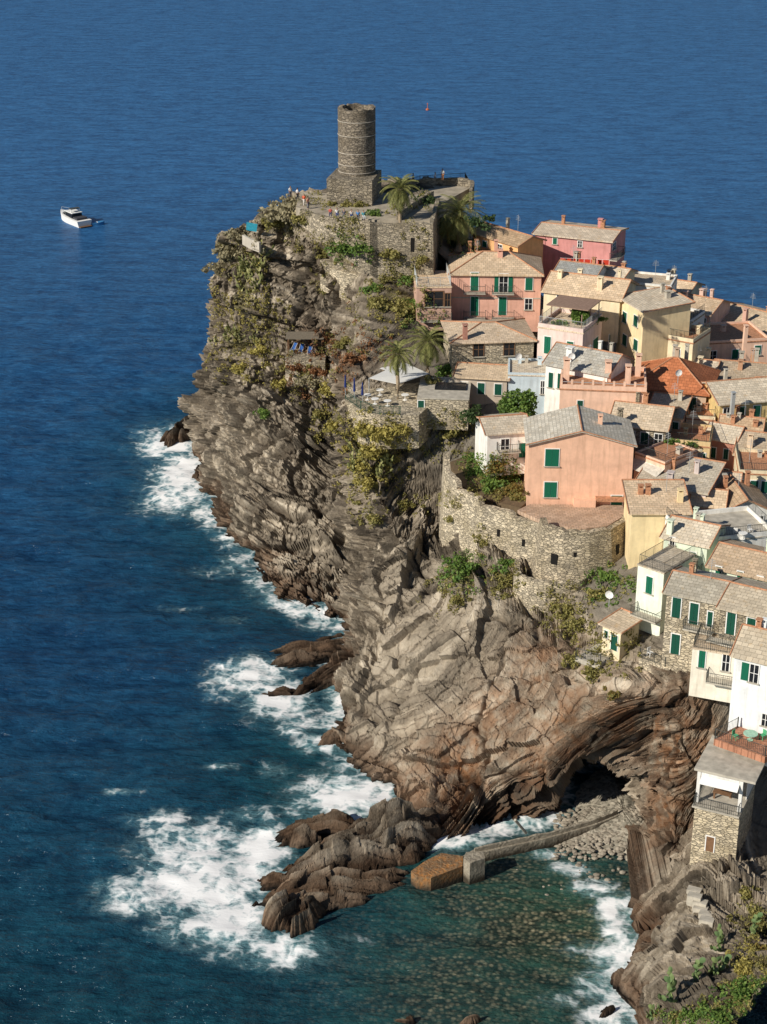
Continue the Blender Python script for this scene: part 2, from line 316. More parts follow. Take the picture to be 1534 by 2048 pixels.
# ---------------------------------------------------------------- sea
def axis(lo,hi,stp,far0,far1):
    a=list(np.arange(lo,hi,stp)); d=stp; x=hi
    while x<far1: a.append(x); d*=1.12; x+=d
    d=stp;x=lo-stp; pre=[]
    while x>far0: pre.append(x); d*=1.12; x-=d
    return np.array(pre[::-1]+a)
xs=axis(-92,52,.4,-9000,9000); ys=axis(104,300,.42,-400,15000)
X,Yg=np.meshgrid(xs,ys,indexing='ij'); sv=np.stack([X.ravel(),Yg.ravel(),np.zeros(X.size)],1)
FO=[(345,885,66,34,1),(375,950,70,54,1.05),(350,1005,74,26,.85),(415,1020,44,22,.9),(300,870,40,20,.5),(480,1125,50,26,.55),(530,1160,40,34,.7),(550,1195,30,20,.7),(470,1240,40,10,.35),(640,1250,40,12,.55),(500,1355,80,42,.85),(560,1400,70,40,.95),(440,1360,40,40,.5),(600,1450,50,24,.75),(650,1490,50,18,.9),(700,1590,100,44,1),(620,1610,60,30,.7),(760,1590,40,40,.9),(380,1700,110,60,.85),(430,1760,150,80,1),(300,1790,100,44,.8),(440,1850,120,44,.9),(520,1700,60,50,1.05),(560,1900,90,34,.75),(330,1640,80,24,.55),(500,1630,70,20,.45),(230,1770,50,20,.55),(700,1880,50,14,.35),(240,1585,40,7,.6),(440,1533,34,7,.55),(550,1540,40,18,.42),(350,1215,60,10,.3),(430,1140,70,14,.35),(150,452,22,8,.5),(470,1840,80,60,1),
 (1095,1705,34,12,.7),(1140,1735,40,16,.85),(1190,1775,44,20,.9),(1225,1815,34,26,.9),(1235,1860,30,30,.85),(1215,1920,34,34,.75),(1190,1975,40,30,.75),(1215,2030,50,26,.85),(1150,1890,40,20,.4),(1130,2000,60,20,.35)]
fo=np.zeros(len(sv))
for (px,py,rx,ry,k) in FO:
    c=P(px,py,0); rxm=rx/ppm(c); rym=abs(P(px,py-ry,0).y-P(px,py+ry,0).y)/2
    d2=((sv[:,0]-c.x)/rxm)**2+((sv[:,1]-c.y)/rym)**2
    fo=np.maximum(fo,k*np.exp(-.8*d2**1.1))
sh=V.reshape(NS,NT,3)[::4,5,:2]
dn=np.where((sv[:,0]>-95)&(sv[:,0]<55)&(sv[:,1]>100)&(sv[:,1]<300))[0]; dist=np.full(len(sv),99.)
for ch in np.array_split(dn,60):
    dist[ch]=np.sqrt(((sv[ch,None,:2]-sh[None])**2).sum(2)).min(1)
nz=fbm(sv*np.array([.16,.16,1.]),3)
fo=np.maximum(fo,np.exp(-(dist/2.8)**2)*(.25+.85*nz))
cc=P(1120,1840,0); shal=np.exp(-(((sv[:,0]-cc.x)/15)**2+((sv[:,1]-cc.y)/14)**2)**1.3)
cc=P(1000,1960,0); shal=np.maximum(shal,.75*np.exp(-(((sv[:,0]-cc.x)/16)**2+((sv[:,1]-cc.y)/13)**2)**1.2))
teal=np.clip(np.exp(-(dist/18)**2)*.6+np.clip((190-sv[:,1])/75,0,1)*.85*(sv[:,1]>60),0,1)
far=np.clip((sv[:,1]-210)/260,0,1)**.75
fade=np.exp(-(np.maximum(0,np.abs(sv[:,1]-200)-90)/60)**2)*np.exp(-(np.maximum(0,np.abs(sv[:,0]+20)-75)/40)**2)
sv[:,2]=fade*((fbm(sv*np.array([.12,.2,1.])+5,2)-.5)*.9+(vnoise(sv*np.array([.5,.8,1.]))-.5)*.25)-.05+fo*.12
i2=np.arange(X.size).reshape(X.shape); fq=np.stack([i2[:-1,:-1],i2[1:,:-1],i2[1:,1:],i2[:-1,1:]],-1).reshape(-1,4)
m,t,b=mk('sea_water',.2)
A=lambda n:nd(t,'Attribute',attribute_name=n).outputs['Fac']
pos=nd(t,'NewGeometry').outputs['Position']
mp=lambda s:nd(t,'Mapping',{'Vector':pos,'Scale':s,'Rotation':(0,0,R(14))}).outputs[0]
n_a=noise(t,mp((.11,.3,1)),1,3,.65); n_b=noise(t,mp((.5,1.15,1)),1,4,.78); n_c=noise(t,mp((.02,.045,1)),1,3)
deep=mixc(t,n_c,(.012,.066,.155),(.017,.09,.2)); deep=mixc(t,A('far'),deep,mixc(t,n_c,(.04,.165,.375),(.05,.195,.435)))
tl=mixc(t,n_c,(.007,.05,.06),(.013,.088,.096)); col=mixc(t,A('teal'),deep,tl)
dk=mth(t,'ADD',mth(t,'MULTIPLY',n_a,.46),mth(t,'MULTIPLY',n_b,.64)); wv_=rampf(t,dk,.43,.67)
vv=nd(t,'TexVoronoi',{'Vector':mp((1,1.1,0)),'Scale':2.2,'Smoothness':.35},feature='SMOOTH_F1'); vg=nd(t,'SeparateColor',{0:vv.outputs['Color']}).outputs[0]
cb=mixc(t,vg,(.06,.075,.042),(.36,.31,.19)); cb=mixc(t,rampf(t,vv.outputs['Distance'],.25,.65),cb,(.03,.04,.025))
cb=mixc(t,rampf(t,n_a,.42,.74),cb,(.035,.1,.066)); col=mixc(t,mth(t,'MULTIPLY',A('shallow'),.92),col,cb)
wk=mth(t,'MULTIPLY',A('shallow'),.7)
col=mixc(t,wv_,mixc(t,wk,mixc(t,1.,col,(.34,.38,.46),'MULTIPLY'),col),mixc(t,wk,mixc(t,1.,col,(2.05,1.85,1.65),'MULTIPLY'),mixc(t,1.,col,(1.4,1.4,1.35),'MULTIPLY')))  # ripple highlights and dark wave sides painted into the water colour
# foam
nw=nd(t,'TexNoise',{'Vector':mp((1,1,0)),'Scale':.35,'Detail':3.}).outputs['Color']
wv=nd(t,'VectorMath',{0:mp((1,1,0)),1:nd(t,'VectorMath',{0:nw,'Scale':3.},operation='SCALE').outputs[0]},operation='ADD').outputs[0]
l1=nd(t,'TexVoronoi',{'Vector':wv,'Scale':.66},feature='SMOOTH_F1').outputs['Distance']; l2=nd(t,'TexVoronoi',{'Vector':wv,'Scale':1.8},feature='SMOOTH_F1').outputs['Distance']
fn=noise(t,pos,.2,6,.7)
fr=mth(t,'ADD',mth(t,'MULTIPLY',A('foam'),1.25),mth(t,'MULTIPLY',mth(t,'SUBTRACT',fn,.5),1.5))
fr=mth(t,'ADD',fr,mth(t,'MULTIPLY',rampf(t,l1,.25,.8),.75)); fr=mth(t,'ADD',fr,mth(t,'MULTIPLY',rampf(t,l2,.25,.75),.45))
ff=mth(t,'MULTIPLY',rampf(t,fr,.95,1.62),rampf(t,A('foam'),.06,.4))
milk=mth(t,'MULTIPLY',mth(t,'MULTIPLY',rampf(t,fr,.35,1.3),rampf(t,A('foam'),.08,.6)),.68); col=mixc(t,milk,col,(.25,.45,.48)); col=mixc(t,ff,col,(.9,.9,.9))
bn=nd(t,'Bump',{'Strength':mth(t,'SUBTRACT',.95,mth(t,'MULTIPLY',ff,.8)),'Distance':.8,'Height':mth(t,'ADD',n_a,mth(t,'MULTIPLY',n_b,.6))}).outputs[0]
df=nd(t,'BsdfDiffuse',{'Color':col,'Normal':bn}); gl=nd(t,'BsdfGlossy',{'Color':(.85,.92,1.,1),'Roughness':.16,'Normal':bn})
fz=mth(t,'MULTIPLY',mth(t,'MINIMUM',nd(t,'Fresnel',{'IOR':1.33,'Normal':bn}).outputs[0],.15),mth(t,'SUBTRACT',1.,ff))
ms=nd(t,'MixShader',{0:fz,1:df.outputs[0],2:gl.outputs[0]}); t.links.new(ms.outputs[0],t.nodes['Material Output'].inputs[0])
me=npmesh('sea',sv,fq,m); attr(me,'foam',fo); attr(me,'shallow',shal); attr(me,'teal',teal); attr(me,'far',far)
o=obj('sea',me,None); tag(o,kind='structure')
# ---------------------------------------------------------------- sea rocks
def searock(px,py,L,Wd,h,ang,label,seed,pw=.7,group=None):
    c=P(px,py,0); na,nr=220,76
    a=np.linspace(0,2*np.pi,na,endpoint=False); r=np.linspace(0,1,nr)**.8
    AA,RR=np.meshgrid(a,r,indexing='ij'); x=np.cos(AA)*RR*L/2; y=np.sin(AA)*RR*Wd/2
    rim=1+.9*(fbm(np.stack([np.cos(AA.ravel())*2.6+seed,np.sin(AA.ravel())*2.6,np.zeros(AA.size)],1),4).reshape(AA.shape)-.5); x*=rim;y*=rim
    p=np.stack([x.ravel(),y.ravel(),np.full(x.size,seed*3.1)],1); RR=RR.ravel()
    sk=p[:,1]+p[:,0]*.18+1.*(fbm(p*.25,2)-.5); k=np.clip(h/2.8,.5,1.)
    s_=(sk*.62+seed)%1.; saw=np.where(s_<.84,s_/.84,(1-s_)/.16)
    p1,e1=plates(sk,p[:,0],p[:,0]*0+seed,1.1,.15,41); p2,e2=plates(sk,p[:,0],p[:,0]*0+seed,2.8,.28,51)
    f1,c1=facet(np.stack([p[:,0]*.18,sk*.45,p[:,2]],1),1.3)
    fl=1-RR**6
    hz=-.9+h*(1-RR**2.4)**pw*(.4+.85*fbm(p*.3+seed,3))+fl*k*(1.7*(saw-.45)+1.2*p1+.7*p2+1.2*f1)
    q=np.stack([p[:,0]*math.cos(ang)-p[:,1]*math.sin(ang),p[:,0]*math.sin(ang)+p[:,1]*math.cos(ang),hz],1)
    i=np.arange(na*nr).reshape(na,nr); j=np.roll(i,-1,0); fq=np.stack([i[:,:-1],i[:,1:],j[:,1:],j[:,:-1]],-1).reshape(-1,4)
    me=npmesh('sea_rock',q,fq,ROCK,False); attr(me,'strat',np.clip(.14+.38*n1(sk*3.)+.2*saw,0,1)); attr(me,'red',np.full(len(q),.1)); attr(me,'cav',np.clip(np.minimum(.3+.7*c1,np.minimum(.2+.8*e1,.4+.6*e2)),0,1)*(.42+.38*saw))  # cav here: crease shade put into the colour, plus a wet dark tone
    for n in ('veg','pale','town'): attr(me,n,np.zeros(len(q)))
    o=obj('sea_rock',me,None,None,c); tag(o,label,'rock',group)
searock(362,874,10,4.5,3.0,R(60),'dark pointed rock in the surf at the far foot of the headland',1)
searock(405,955,5,3,2.0,R(80),'low brown rock in the white surf just below the headland tip',2)
searock(640,1300,18,6.5,1.7,R(26),'broad brown rock shelf jutting from the cliff foot halfway down the shore',3)
searock(675,1345,15,6.5,1.9,R(48),'jagged rock ledge between the broad shelf and the cliff foot',15)
searock(560,1388,6.5,2.2,1.3,R(8),'flat reddish rock slab awash in front of the broad rock shelf',4)
searock(672,1482,5.5,3.2,1.7,R(35),'small dark ledge at the waterline under the grey cliff ridge',5)
searock(632,1666,10.5,4.5,2.4,R(20),'dark jagged rock ridge, rearmost of the cluster beside the big foam patch',6)
searock(722,1715,19,7,3.6,R(30),'largest jagged layered rock reef running out from the cliff into foam',7)
searock(665,1788,16,6,2.6,R(22),'long low rock reef with orange waterline in front of the largest reef',8)
searock(592,1838,7,5,3.2,R(50),'dark pyramid shaped rock at the front tip of the reef',9)
searock(552,1765,5,3,1.6,R(15),'small reddish rock at the left end of the reef, in foam',10)
searock(785,1690,13,7.5,5.0,R(38),'tall dark rock stack joining the reef to the cliff beside the jetty',11)
searock(815,2040,3,1.6,1.3,R(0),'pale submerged boulder at the bottom edge of the bay, left one',12)
searock(940,2046,2.4,1.5,1.3,R(30),'pale submerged boulder at the bottom edge of the bay, right one',13)
searock(1212,2022,2.2,1.3,1.7,R(50),'small dark rock in the surf below the prickly pear slope',14)
# ---------------------------------------------------------------- houses
class HS: pass
def roofgeo(kind,W,D,h,r,o):
    hr=h+r
    if kind=='gx':
        k=r/(D/2);ze=h-k*o; v=[(-o,-o,ze),(W+o,-o,ze),(W+o,D/2,hr),(-o,D/2,hr),(W+o,D+o,ze),(-o,D+o,ze)]
        return v,[(0,1,2,3),(3,2,4,5)],[(3,2)],[(0,3,5),(1,2,4)]
    if kind=='gy':
        k=r/(W/2);ze=h-k*o; v=[(-o,-o,ze),(W/2,-o,hr),(W/2,D+o,hr),(-o,D+o,ze),(W+o,-o,ze),(W+o,D+o,ze)]
        return v,[(0,1,2,3),(1,4,5,2)],[(1,2)],[(0,1,4)]
    if kind=='shed':
        k=r/D; v=[(-o,-o,h-k*o),(W+o,-o,h-k*o),(W+o,D+o,hr+k*o),(-o,D+o,hr+k*o)]
        return v,[(0,1,2,3)],[(3,2)],[(0,3),(1,2)]
    if kind=='hip':
        i=min(W,D)/2;k=r/i;ze=h-k*o
        if W>D: a,b2=(i,D/2,hr),(W-i,D/2,hr)
        else: a,b2=(W/2,i,hr),(W/2,D-i,hr)
        v=[(-o,-o,ze),(W+o,-o,ze),(W+o,D+o,ze),(-o,D+o,ze),a,b2]
        f=[(0,1,5,4),(1,2,5),(2,3,4,5),(3,0,4)] if W>D else [(0,1,4),(1,2,5,4),(2,3,5),(3,0,4,5)]
        rd=[(4,5),(0,4),(3,4),(1,5),(2,5)] if W>D else [(4,5),(0,4),(1,4),(2,5),(3,5)]
        return v,f,rd,[]
    v=[(-.08,-.08,h+.12),(W+.08,-.08,h+.12),(W+.08,D+.08,h+.12),(-.08,D+.08,h+.12)]
    return v,[(0,1,2,3)],[],[]
hr_=random.Random(3)
def house(name,label,A_,YA,B_,D,yb,wall,kind='gx',rise=1.,rmat=SL,par=0,trim=True,cat='house',o=.38,aw=None,wc=None,clut=1,rail=0):
    h=HS(); a=PY(A_[0],A_[1],YA); zE=a.z; bb=P(B_[0],B_[1],zE); u=bb-a; W=math.hypot(u.x,u.y); ang=math.atan2(u.y,u.x)
    zB=PY(A_[0],yb,YA).z-1.2; hh=zE-zB
    h.a=Vector((a.x,a.y,zB)); h.u=Vector((math.cos(ang),math.sin(ang),0)); h.w=Vector((-math.sin(ang),math.cos(ang),0)); h.W=W;h.D=D;h.h=hh;h.rise=rise;h.kind=kind
    h.root=empty(name,h.a,ang); tag(h.root,label,cat)
    wm=wall if isinstance(wall,bpy.types.Material) else stucco(wall); h.wm=wm
    M=MB(); e=.04
    if kind=='gx': prof=[(0,0),(D,0),(D,hh-e),(D/2,hh+rise-e),(0,hh-e)]
    elif kind=='shed': prof=[(0,0),(D,0),(D,hh+rise-e),(0,hh-e)]
    else: prof=None
    if prof:
        n=len(prof); v=[(0,y,z) for y,z in prof]+[(W,y,z) for y,z in prof]
        M.poly(v,[tuple(range(n))[::-1],tuple(range(n,2*n))]+[(i,(i+1)%n,n+(i+1)%n,n+i) for i in range(n)])
    elif kind=='gy':
        prof=[(0,0),(W,0),(W,hh-e),(W/2,hh+rise-e),(0,hh-e)]; v=[(x,0,z) for x,z in prof]+[(x,D,z) for x,z in prof]
        M.poly(v,[tuple(range(5)),tuple(range(9,4,-1))]+[((i+1)%5,i,5+i,5+(i+1)%5) for i in range(5)])
    else: M.box(0,W,0,D,0,hh-e)
    M.build('wall',wm,h.root)
    v,f,rd,vg=roofgeo(kind,W,D,hh+.02,rise,o)
    if not isinstance(rmat,bpy.types.Material):
        k=hr_.choice([.82,.93,1.04,1.13]); w_=hr_.choice([.98,1.04,1.11]); rmat=slate(tuple(round(x*k*y,3) for x,y in zip(rmat,(w_,1,1/w_))),kind=='gy')
    h.roof=MB().solid(v,f,.16).build('roof',rmat,h.root)
    if trim and kind!='flat':
        if rd:
            M=MB()
            for p,q in rd: M.tube([Vector(v[p])+Vector((0,0,.03)),Vector(v[q])+Vector((0,0,.03))],.1)
            M.build('ridge_tiles',TERRA,h.roof)
        for ch in vg: MB().tube([Vector(v[p])+Vector((0,0,.02)) for p in ch],.075,5).build('verge_tiles',TERRA,h.roof)
    if kind=='flat' and par:
        M=MB(); T=.22; z0=hh+.125
        M.box(0,W,0,T,z0,z0+par).box(0,T,T,D-T,z0,z0+par).box(W-T,W,T,D-T,z0,z0+par).box(0,W,D-T,D,z0,z0+par)
        M.build('parapet',wm,h.root)
    h.top=hh+.14
    if rail: roofrail(h,.95,None,'flr',h.top+par*.9)
    if clut and W>3.5:
        for _ in range(hr_.choice([1,2,3])):
            x=hr_.uniform(.2,.85)*W; y=hr_.uniform(.55,.85)*D; w=hr_.uniform(.4,.65); z0=hh-.5; zt=hh+(rise if kind!='flat' else .2)+hr_.uniform(.3,.9)
            M=MB().box(x-w/2,x+w/2,y-w/2,y+w/2,z0,zt)
            for s in(-1,1): M.box(x+s*w*.36-.05,x+s*w*.36+.05,y-w*.4,y+w*.4,zt,zt+.2)
            M.box(x-w*.62,x+w*.62,y-w*.62,y+w*.62,zt+.2,zt+.3).build('chimney',hr_.choice([wm,CONC,TERRA]),h.roof)
        if hr_.random()<.5:
            x=hr_.uniform(.2,.8)*W; y=hr_.uniform(.3,.7)*D; z0=hh; M=MB().tube([(x,y,z0),(x,y,z0+3.2)],.03,4)
            for q in range(4): M.tube([(x-.5+.06*q,y,z0+2.4+.2*q),(x+.5-.06*q,y,z0+2.4+.2*q)],.02,3)
            M.build('antenna',STEEL,h.roof)
    if aw:
        nx,ny=aw; sp_=W/nx
        for i in range(nx):
            for j in range(ny):
                s=sp_*(i+.5); z1=hh-.75-j*3.; winloc(h,s-.45,s+.45,z1-1.5,z1,'shut' if (i+j)%3 else 'dark','f',wc or DGREEN)
    return h
def loc_on(h,px,py,side='f'):
    r=ray(px,py)
    if side=='f': n=h.w; p0=h.a
    elif side=='r': n=h.u; p0=h.a+h.u*h.W
    else: n=h.u; p0=h.a
    t=(p0-CAM).dot(n)/r.dot(n); q=CAM+r*t-h.a
    return (q.dot(h.u) if side=='f' else q.dot(h.w)),q.z
def win(h,px,py,wp,hp,kind='shut',side='f',col=None,fr=None):
    s0,_=loc_on(h,px-wp/2,py,side); s1,_=loc_on(h,px+wp/2,py,side); _,z1=loc_on(h,px,py-hp/2,side); _,z0=loc_on(h,px,py+hp/2,side)
    if s0>s1:s0,s1=s1,s0
    return winloc(h,s0,s1,z0,z1,kind,side,col,fr)
def winloc(h,s0,s1,z0,z1,kind='shut',side='f',col=None,fr=None):
    W=h.W
    mp={'f':lambda s,o,z:(s,-o,z),'r':lambda s,o,z:(W+o,s,z),'l':lambda s,o,z:(-o,s,z)}[side]
    bx=lambda M,a,b_,c,d,e,f_:M.box(a,b_,c,d,e,f_,mp)
    col=col or GREEN; fr=fr or WHITE
    g0,g1=s0,s1
    if kind=='open': d=(s1-s0)*.27; g0,g1=s0+d,s1-d
    if kind=='half': g0=s0+(s1-s0)*.5
    pm=GLASS if kind!='door' else col
    w=bx(MB(),g0,g1,-.05,.015 if kind!='door' else .05,z0,z1).build('door' if kind=='door' else 'window',pm,h.root)
    M=MB(); T=.1
    bx(M,g0-T,g0,-.05,.07,z0-.0,z1+T); bx(M,g1,g1+T,-.05,.07,z0,z1+T); bx(M,g0,g1,-.05,.07,z1,z1+T)
    if kind!='door':
        bx(M,(g0+g1)/2-.03,(g0+g1)/2+.03,.015,.05,z0,z1); bx(M,g0,(g0+g1)/2-.03,.015,.045,(z0+z1)/2,(z0+z1)/2+.05); bx(M,(g0+g1)/2+.03,g1,.015,.045,(z0+z1)/2,(z0+z1)/2+.05)
    M.build('frame',fr,w)
    if kind in('shut','open','half'):
        if kind=='shut': lv=[(g0+.01,(g0+g1)/2-.012,.05,.1),((g0+g1)/2+.012,g1-.01,.05,.1)]
        elif kind=='open': lv=[(s0-.02,g0-.12,.02,.08),(g1+.12,s1+.02,.02,.08)]
        else: lv=[(s0-.02,g0-.12,.02,.08)]
        for a,b_,c,d in lv: bx(MB(),a,b_,c,d,z0+.02,z1-.02).build('shutter',col,w)
    if z1-z0<2.2 and kind!='door': bx(MB(),g0-.18,g1+.18,-.02,.2,z0-.1,z0-.005).build('sill',CONC,w)
    return w
def railmesh(pts,hh,sp=.16,r=.02):
    M=MB(); pts=[Vector(p) for p in pts]; z=Vector((0,0,1))
    for a,b_ in zip(pts[:-1],pts[1:]):
        M.tube([a+z*hh,b_+z*hh],r*1.6,4); M.tube([a+z*.1,b_+z*.1],r*1.1,4)
        n=max(1,int((b_-a).length/sp))
        for i in range(n+1):
            p=a.lerp(b_,i/n); M.tube([p,p+z*hh],r*(1.5 if i%8==0 else .7),4)
    return M
def balcony(h,px,py,wp,dep=1.,rh=1.05,mat=None,side='f'):
    s0,z=loc_on(h,px-wp/2,py,side); s1,_=loc_on(h,px+wp/2,py,side); W=h.W
    if s0>s1:s0,s1=s1,s0
    mp={'f':lambda s,o,zz:(s,-o,zz),'r':lambda s,o,zz:(W+o,s,zz),'l':lambda s,o,zz:(-o,s,zz)}[side]
    sl=MB().box(s0,s1,.0,dep,z-.14,z,mp).build('balcony',CONC,h.root)
    railmesh([mp(s0+.04,.02,z),mp(s0+.04,dep-.04,z),mp(s1-.04,dep-.04,z),mp(s1-.04,.02,z)],rh,.2).build('railing',mat or IRON,sl)
def loc_xy(h,px,py,zl):
    q=P(px,py,h.a.z+zl)-h.a; return q.dot(h.u),q.dot(h.w)
def chim(h,px,py,w=.7,hh=1.6,mat=None,zl=None,cap=True):
    zl=h.h+(h.rise*.5 if h.kind!='flat' else .1) if zl is None else zl
    x,y=loc_xy(h,px,py,zl); M=MB().box(x-w/2,x+w/2,y-w/2,y+w/2,zl-1.2,zl+hh)
    if cap:
        for s in(-1,1): M.box(x+s*w*.36-.06,x+s*w*.36+.06,y-w*.4,y+w*.4,zl+hh,zl+hh+.25)
        M.box(x-w*.62,x+w*.62,y-w*.62,y+w*.62,zl+hh+.25,zl+hh+.36)
    M.build('chimney',mat or h.wm,h.roof)
def roofrail(h,hh=1.0,mat=None,sides='flr',z=None):
    z=h.top if z is None else z; W,D=h.W,h.D; p=[]
    if 'l' in sides:p.append((.1,D,z))
    p.append((.1,.1,z)); p.append((W-.1,.1,z))
    if 'r' in sides:p.append((W-.1,D,z))
    railmesh(p,hh,.2).build('railing',mat or IRON,h.root)
PINK=(.73,.41,.31);PEACH=(.8,.53,.39);CREAM=(.79,.67,.46);WH=(.8,.78,.73);ROSE=(.64,.29,.27);OCHRE=(.66,.49,.22);LG=(.68,.75,.6);LB=(.56,.65,.7);MAUVE=(.58,.5,.47);YEL=(.8,.64,.39);BRN=(.5,.29,.18)
h=house('pink_house','long pink two storey house with green shutters and hipped slate roof below the castle',(902,546),230,(1083,548),9,645,PINK,'hip',1.9)
for a in [(949,563,15,36,'shut'),(1007,566,36,36,'open'),(1058,568,14,24,'shut'),(949,612,15,38,'shut'),(1005,612,15,36,'shut')]: win(h,*a)
win(h,1057,608,14,22,'glass'); balcony(h,949,583,44); balcony(h,1006,584,44); balcony(h,949,634,44); balcony(h,1006,634,44); chim(h,1000,520,.7,1.2)
MB().box(-.02,h.W+.02,-.06,0,h.h*.5+.6,h.h*.5+.75).build('string_course',CONC,h.root)
h=house('terrace_annex','low pink annex with brown windows and railed roof terrace, left of the pink house',(833,576),227,(903,575),8,645,(.56,.36,.28),'flat',clut=0)
win(h,868,598,36,30,'glass',fr=WOOD); win(h,895,600,10,26,'glass',fr=WOOD); roofrail(h,1.3,STEEL); balcony(h,872,640,62,.8)
h=house('orange_house','small orange house with brown slate roof beside the large palm',(946,463),245,(1036,490),5,535,(.76,.43,.2),'gx',.9,SLD); win(h,1000,495,9,12,'dark'); win(h,970,488,8,11,'shut')
h=house('rose_house','deep rose house with pale roof, farthest house toward the open sea',(1070,466),246,(1222,482),8,560,ROSE,'gx',.6,(.6,.52,.42)); win(h,1228,492,6,12,'dark','r'); balcony(h,1226,520,16,1.2,1.,None,'r'); win(h,1110,482,8,12,'shut'); win(h,1160,488,8,12,'dark')
h=house('blue_grey_roofed_house','small white house with blue grey roof below the red laundry',(1112,542),235,(1190,552),5,600,WH,'gx',.9,(.4,.42,.42),aw=(3,1))
h=house('tiny_cream_house','tiny cream house with beige roof right of the blue grey roof',(1194,548),236.5,(1244,556),4.5,600,CREAM,'gx',.8,aw=(2,1))
h=house('cream_house','cream house with wide slate roof behind the pergola terrace',(1088,580),226,(1240,598),8,650,CREAM,'gx',1.6); chim(h,1200,575,.7,1.2); chim(h,1120,560,.6,1.1); win(h,1120,596,12,12,'dark'); chim(h,1160,556,.6,1.)
h=house('terrace_house','pale pink house topped by a pergola terrace full of plants',(1076,655),215,(1166,668),7.5,740,(.76,.6,.54),'flat',par=.5,clut=0)
roofrail(h,1.1,STEEL,z=h.top+.3); win(h,1095,690,13,34,'shut'); win(h,1140,700,13,34,'shut'); win(h,1190,690,9,26,'shut','r'); win(h,1222,680,9,26,'shut','r')
M=MB()
for x in(.4,h.W-.4):
    for y in(.4,h.D*.5,h.D-.4): M.box(x-.06,x+.06,y-.06,y+.06,h.top,h.top+2.3)
M.box(.2,h.W-.2,h.D*.3,h.D-.2,h.top+2.3,h.top+2.42); M.build('pergola',plain((.3,.2,.15),.8),h.root)
h=house('tall_cream_house','tall narrow cream house with dark green windows right of the pergola terrace',(1238,592),223,(1288,622),7,720,YEL,'shed',.5)
for a in [(1250,635,8,22),(1272,642,8,22),(1250,680,8,22),(1272,690,8,22)]: win(h,*a,'shut',col=DGREEN)
h=house('white_block_house','white flat roofed house block on the skyline',(1250,569),238,(1342,577),6,650,WH,'flat',par=.3); chim(h,1333,600,.9,1.5); win(h,1290,600,9,14,'dark'); win(h,1315,600,9,14,'shut',col=DGREEN)
h=house('skyline_house','cream house with a low grey slate roof, behind the white block house',(1292,580),247,(1372,592),7,650,CREAM,'gx',1.2,aw=(3,1))
h=house('slate_roofed_house','narrow house with slate roof and pink walls left of the brownish skyline house',(1345,614),238,(1420,628),7,700,(.66,.46,.38),'gx',1.2,aw=(3,2)); chim(h,1370,600,.6,1.)
h=house('brownish_house','brownish pink house with sloping roof at the right end of the skyline',(1420,634),240,(1530,662),9,730,(.62,.38,.3),'gx',1.2,(.55,.45,.33),aw=(4,1)); chim(h,1490,640,.6,1.4)
h=house('dish_house','white cubic house with satellite dish in the middle of the upper roofs',(1318,640),227,(1378,650),6,725,WH,'flat',par=.4,rail=1); win(h,1335,665,9,16,'shut',col=DGREEN); win(h,1362,668,9,16,'dark')
h=house('cream_flat_house','cream flat roofed house with shaded windows below the white cubic house',(1298,672),219,(1386,688),6,765,CREAM,'flat',par=.5,rail=1,rmat=TERRA); win(h,1320,705,10,22,'dark'); win(h,1355,710,10,22,'shut',col=DGREEN)
h=house('pale_pink_house','pale pink flat roofed house with an air conditioner at the right edge of the photo',(1390,690),222,(1540,682),8,770,PEACH,'flat',par=.3,rmat=TERRA); win(h,1425,712,14,20,'dark'); win(h,1470,708,12,18,'shut'); win(h,1515,700,12,18,'shut'); chim(h,1488,700,.5,3.2)
MB().box(4.2,5.1,-.4,0,h.h-3,h.h-2.3).build('air_conditioner',WHITE,h.root)
h=house('small_cream_house','small cream house with slate roof between pale pink house and red roof',(1340,742),215,(1425,752),6,800,CREAM,'gx',1.1,aw=(3,1)); chim(h,1400,735,.6,1.2)
h=house('grey_slate_house','white house under a grey slate roof in the centre of the village',(1092,724),207,(1215,748),7,815,WH,'gx',1.6,(.5,.465,.4)); win(h,1102,760,9,30,'shut',col=DGREEN); win(h,1120,762,9,30,'shut',col=DGREEN); chim(h,1140,715,.8,1.1,WHITE)
h=house('peach_terrace_house','peach house with wide roof terrace and posts between the slate roof and the red roof',(1120,779),200,(1293,786),8,840,PEACH,'flat',par=.55,clut=0,rmat=TERRA)
M=MB()
for i in range(9):
    x=.15+i*(h.W-.3)/8; M.box(x-.14,x+.14,.06,.34,h.top+.56,h.top+1.15)
M.build('balustrade_posts',h.wm,h.root)
M=MB().box(0,h.W,.08,.2,h.top+.85,h.top+.9); M.build('handrail',STEEL,h.root); win(h,1160,810,11,18,'shut',col=DGREEN); win(h,1250,814,11,18,'dark')
chim(h,1132,760,.8,2.6); chim(h,1215,762,.8,2.4); chim(h,1255,768,.7,2.2); chim(h,1275,752,.7,2.6)
h2=house('rooftop_cabin','small roofed cabin standing on the peach roof terrace',(1150,744),205.5,(1215,747),3.5,775,PEACH,'gx',.9,SLD); win(h2,1180,757,12,20,'dark')
h=house('red_roofed_house','house with bright terracotta red hipped roof in the village centre',(1262,768),206,(1413,784),9,850,(.5,.37,.27),'hip',2.6,slate((.56,.2,.09)),o=.5); win(h,1330,800,14,26,'dark'); win(h,1385,808,14,26,'shut',col=DGREEN)
h=house('grey_shed_house','low house with grey shed roof tucked below the red roof',(1296,826),199,(1362,834),5,880,(.66,.48,.35),'shed',.8,SLG,aw=(3,1))
h=house('little_flat_house','little cream flat roofed house right of the grey shed roof',(1372,838),200.5,(1430,842),4,890,CREAM,'flat',par=.4,aw=(2,1),rail=1,rmat=TERRA)
